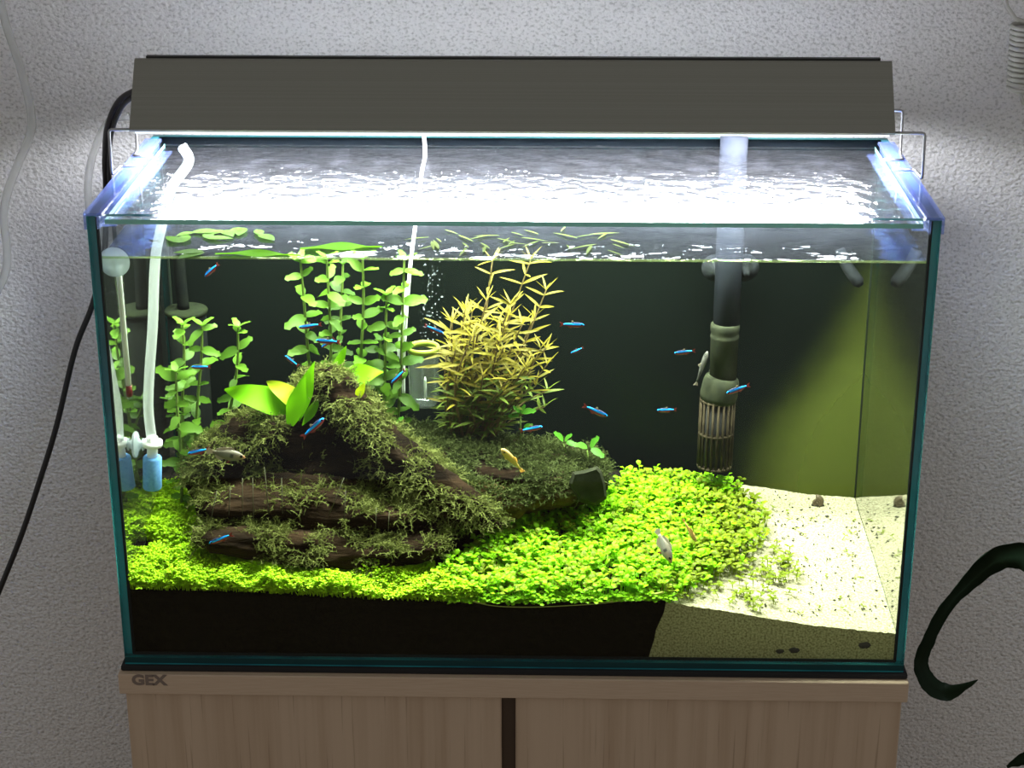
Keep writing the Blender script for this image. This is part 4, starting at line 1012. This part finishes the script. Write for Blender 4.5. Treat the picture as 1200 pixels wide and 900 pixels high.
# ------------------------------------------------------------------ snail and dark pebbles
sn = at(958, 581, 21); sn.z = H(sn.x, sn.y) + .35
t = thing('snail', (sn.x, sn.y, sn.z - .35), 'small brown snail on the sand by the back glass', 'snail')
P = []; Rr = []
for k in range(40):
    a = k / 39 * 4.6 * math.pi; r = .42 * (k / 39) ** 1.2; P.append(sn + Vector((math.cos(a) * r, -.25 + .25 * (k / 39), math.sin(a) * r))); Rr.append(.04 + .24 * (k / 39) ** 1.3)
MB().tube(P, Rr, 10).build('shell', 'snail', t, True)
MB().tube([sn + Vector((-.5, -.1, -.3)), sn + Vector((0, -.1, -.28)), sn + Vector((.6, -.1, -.3))], [.1, .2, .06], 8).build('foot', 'pebble_dark', t, True)
for i, (x, y, r, lab) in enumerate(((1013, 756, .42, 'dark pebble in the sand at the front glass, rightmost'), (931, 762, .36, 'dark pebble in the sand at the front glass, right of a smaller pair mate'), (914, 763, .3, 'small dark pebble in the sand at the front glass, leftmost'))):
    c = at(x, y, .66); mb = MB(); o = 0
    prof = [(.15, -.75), (.65, -.5), (1, 0), (.8, .45), (.2, .75)]
    for q, h in prof:
        for k in range(10):
            a = 2 * math.pi * k / 10; d = 1 + .3 * noise.noise((k * .9, h * 2, i * 5)); mb.v.append(c + Vector((math.cos(a) * q * r * d * 1.3, math.sin(a) * q * r * .35, h * r * d)))
    for j in range(4):
        for k in range(10): mb.f.append([j * 10 + k, j * 10 + (k + 1) % 10, j * 10 + 10 + (k + 1) % 10, j * 10 + 10 + k]); mb.m.append(0)
    mb.f += [list(range(10))[::-1], [40 + k for k in range(10)]]; mb.m += [0, 0]
    lab = ['dark pebble at the front glass nearest the right corner of the sand', 'dark pebble at the front glass in the middle of the sand', 'smallest dark pebble at the front glass, left of the middle one'][i]
    tag(mb.build('pebble', 'pebble_dark', smooth=True), lab, 'pebble', 'dark pebbles in the sand')

# ------------------------------------------------------------------ fish (unit length 1 cm along +x, head at +x)
def fish_mesh(name, mat, prof, flat, n=12, bend=0):
    """prof: (x, half height, z centre) from tail to nose for a body of length 1 cm... scaled in metres"""
    vs, fs = [], []
    for x, h, zc in prof:
        for k in range(n):
            a = 2 * math.pi * k / n; vs.append((x * .01, (math.cos(a) * h * flat + bend * x * x) * .01, (zc + math.sin(a) * h) * .01))
    m_ = len(prof)
    for i in range(m_ - 1):
        for k in range(n): a, b = i * n + k, i * n + (k + 1) % n; fs.append((a, a + n, b + n, b))
    fs.append(tuple(range(n))); fs.append(tuple((m_ - 1) * n + k for k in range(n))[::-1])
    me = bpy.data.meshes.new(name); me.from_pydata(vs, [], fs); me.materials.append(MATS[mat])
    me.polygons.foreach_set('use_smooth', [True] * len(fs)); me.update(); return me
def fin_mesh(name, mat, pts, th=.02):
    n = len(pts); vs = [(x * .01, -th * .005, z * .01) for x, z in pts] + [(x * .01, th * .005, z * .01) for x, z in pts]
    fs = [tuple(range(n)), tuple(n + i for i in range(n))[::-1]] + [(i, n + i, n + (i + 1) % n, (i + 1) % n) for i in range(n)]
    me = bpy.data.meshes.new(name); me.from_pydata(vs, [], fs); me.materials.append(MATS[mat]); me.update(); return me
def eye_mesh(r):
    mb = MB(); mb.lathe((0, 0, -Z0 * 100), [(r * .4, -r * .3), (r, -.1 * r), (r, .1 * r), (r * .4, r * .3)], 8, 'y'); return mb.mesh('eye', 'fish_eye', Vector((0, 0, 0)), True)
TB = fish_mesh('neon_tetra', 'tetra', [(-1.0, .09, 0), (-.85, .10, 0), (-.5, .18, 0), (0, .26, -.01), (.4, .27, 0), (.7, .21, 0), (.9, .12, 0), (1.0, .04, 0)], .55)
TF = [('tail_fin', fin_mesh('tail_fin', 'tetra_tail', [(-.95, .07), (-1.25, .24), (-1.38, .22), (-1.22, 0), (-1.38, -.24), (-1.25, -.22), (-.95, -.07)])),
      ('dorsal_fin', fin_mesh('dorsal_fin', 'fin_pale', [(.05, .22), (-.1, .42), (-.22, .40), (-.25, .2)])),
      ('anal_fin', fin_mesh('anal_fin', 'tetra_tail', [(-.1, -.24), (-.3, -.38), (-.6, -.2), (-.6, -.12)])),
      ('eye', eye_mesh(.085))]
def place_fish(name, body, fins, head, tail, Y, dY, label, group, total=2.38, eyes=(.78, .04, .1), cat='fish', up=(0, 0, 1)):
    h, t = at(*head, Y + dY), at(*tail, Y - dY); L0 = (h - t).length; s = L0 / total; mid = (h + t) / 2 + (h - t).normalized() * .17 * s
    o = put(name, body, None, mid, h - t, up, (s, s, s)); tag(o, label, cat, group)
    for nm, me in fins:
        for sg in ((-1, 1) if nm == 'eye' else (0,)):
            c = bpy.data.objects.new(nm, me); COL.objects.link(c); c.parent = o
            if sg: c.location = (eyes[0] * .01, sg * eyes[2] * .01, eyes[1] * .01)
    return o
TET = [((240, 324), (256, 309), 12, 'neon tetra slanting just under the surface above the left stem plants'),
       ((130, 321), (119, 309), 1.6, 'neon tetra at the left glass beside the suction cup'),
       ((350, 384), (377, 380), 10, 'neon tetra left of the tall stem row, nose to the left'),
       ((370, 399), (399, 401), 9, 'neon tetra in front of the second tall stem, level'),
       ((377, 407), (392, 396), 10.5, 'neon tetra crossing behind another at the second tall stem'),
       ((334, 417), (350, 429), 12, 'neon tetra above the yellow sword leaf, tail dipping'),
       ((224, 430), (247, 430), 9, 'neon tetra among the left stem plants'),
       ((520, 391), (497, 381), 9, 'neon tetra at the left edge of the golden plant'),
       ((459, 449), (475, 433), 12, 'neon tetra beside the white diffuser tubes, slanting'),
       ((380, 490), (354, 513), 7, 'neon tetra in front of the dark hollow of the driftwood peak'),
       ((220, 532), (246, 526), 7, 'neon tetra behind the tail of the pale dwarf cichlid'),
       ((245, 637), (273, 626), 2.2, 'neon tetra at the front foot of the peaked driftwood'),
       ((685, 381), (656, 380), 10, 'neon tetra in the dark water right of the golden plant, highest there'),
       ((669, 414), (684, 407), 14, 'smallest neon tetra right of the golden plant'),
       ((790, 414), (815, 411), 9, 'neon tetra left of the filter pipe sleeve'),
       ((712, 488), (683, 475), 8, 'neon tetra showing its red belly above the right end of the log'),
       ((770, 481), (793, 480), 12, 'small neon tetra left of the filter strainer'),
       ((851, 461), (879, 451), 8, 'neon tetra in front of the filter collar'),
       ((636, 500), (609, 505), 10, 'neon tetra above the low log, right of the golden plant')]
for h, t, Y, lab in TET: place_fish('neon_tetra', TB, TF, h, t, Y, RND.uniform(-.25, .25), lab, 'neon tetras')

RB = fish_mesh('dwarf_cichlid', 'ram', [(-1.2, .14, 0), (-1.0, .16, 0), (-.6, .30, 0), (-.1, .45, -.02), (.4, .50, -.03), (.8, .42, -.02), (1.15, .27, -.01), (1.4, .12, -.02), (1.5, .05, -.03)], .5)
RF = [('tail_fin', fin_mesh('tail_fin', 'fin_pale', [(-1.15, .12), (-1.6, .32), (-1.75, .0), (-1.6, -.32), (-1.15, -.12)])),
      ('dorsal_fin', fin_mesh('dorsal_fin', 'fin_pale', [(.6, .42), (.2, .68), (-.6, .52), (-1.0, .30), (-.9, .15), (-.1, .40)])),
      ('anal_fin', fin_mesh('anal_fin', 'fin_pale', [(-.1, -.42), (-.5, -.62), (-1.0, -.34), (-.9, -.14)])),
      ('pelvic_fin', fin_mesh('pelvic_fin', 'tetra_tail', [(.4, -.48), (.2, -.80), (.05, -.78), (.2, -.46)])), ('eye', eye_mesh(.13))]
place_fish('dwarf_cichlid', RB, RF, (287, 536), (241, 528), 4.5, .3, 'pale dwarf cichlid with a black side spot left of the driftwood', 'dwarf cichlids', 3.25, (1.12, .07, .15))
place_fish('dwarf_cichlid', RB, RF, (787, 659), (769, 619), 3.2, -.9, 'pale dwarf cichlid nosing down into the round-leaved carpet', 'dwarf cichlids', 3.25, (1.12, .07, .15), up=(.9, -.3, .45))
GB = fish_mesh('golden_fish', 'gold_fish', [(-1.1, .07, 0), (-.8, .10, 0), (-.3, .19, 0), (.3, .26, 0), (.7, .24, 0), (.95, .16, 0), (1.1, .06, 0)], .75)
GF = [('tail_fin', fin_mesh('tail_fin', 'fin_gold', [(-1.05, .06), (-1.4, .16), (-1.45, 0), (-1.4, -.16), (-1.05, -.06)])), ('dorsal_fin', fin_mesh('dorsal_fin', 'fin_gold', [(.2, .24), (0, .36), (-.4, .24), (-.4, .14)])),
      ('pectoral_fin', fin_mesh('pectoral_fin', 'fin_gold', [(.45, -.2), (.15, -.36), (.1, -.24)])), ('eye', eye_mesh(.06))]
place_fish('golden_fish', GB, GF, (588, 526), (613, 553), 9, -.6, 'slim golden fish above the dark mossy log', 'golden fish', 2.55, (.85, .05, .14), up=(.7, -.5, .8))
place_fish('golden_fish', GB, GF, (816, 635), (800, 608), 3.4, -.3, 'small golden fish over the right side of the carpet', 'golden fish', 2.55, (.85, .05, .14), up=(.7, -.6, .7))
OB = fish_mesh('grey_sucker_fish', 'oto', [(-1.3, .06, 0), (-.9, .09, 0), (-.2, .17, 0), (.5, .22, 0), (.9, .22, 0), (1.15, .15, 0), (1.3, .05, 0)], .8)
place_fish('grey_sucker_fish', OB, [('tail_fin', fin_mesh('tail_fin', 'fin_pale', [(-1.25, .05), (-1.6, .2), (-1.55, 0), (-1.6, -.2), (-1.25, -.05)])), ('dorsal_fin', fin_mesh('dorsal_fin', 'fin_pale', [(.3, .2), (.1, .42), (-.15, .15)])), ('eye', eye_mesh(.06))],
           (829, 412), (815, 452), 17.8, .1, 'mottled grey sucker fish clinging to the left of the filter pipe', None, 2.9, (.95, .08, .14), up=(-1, -.4, .3))
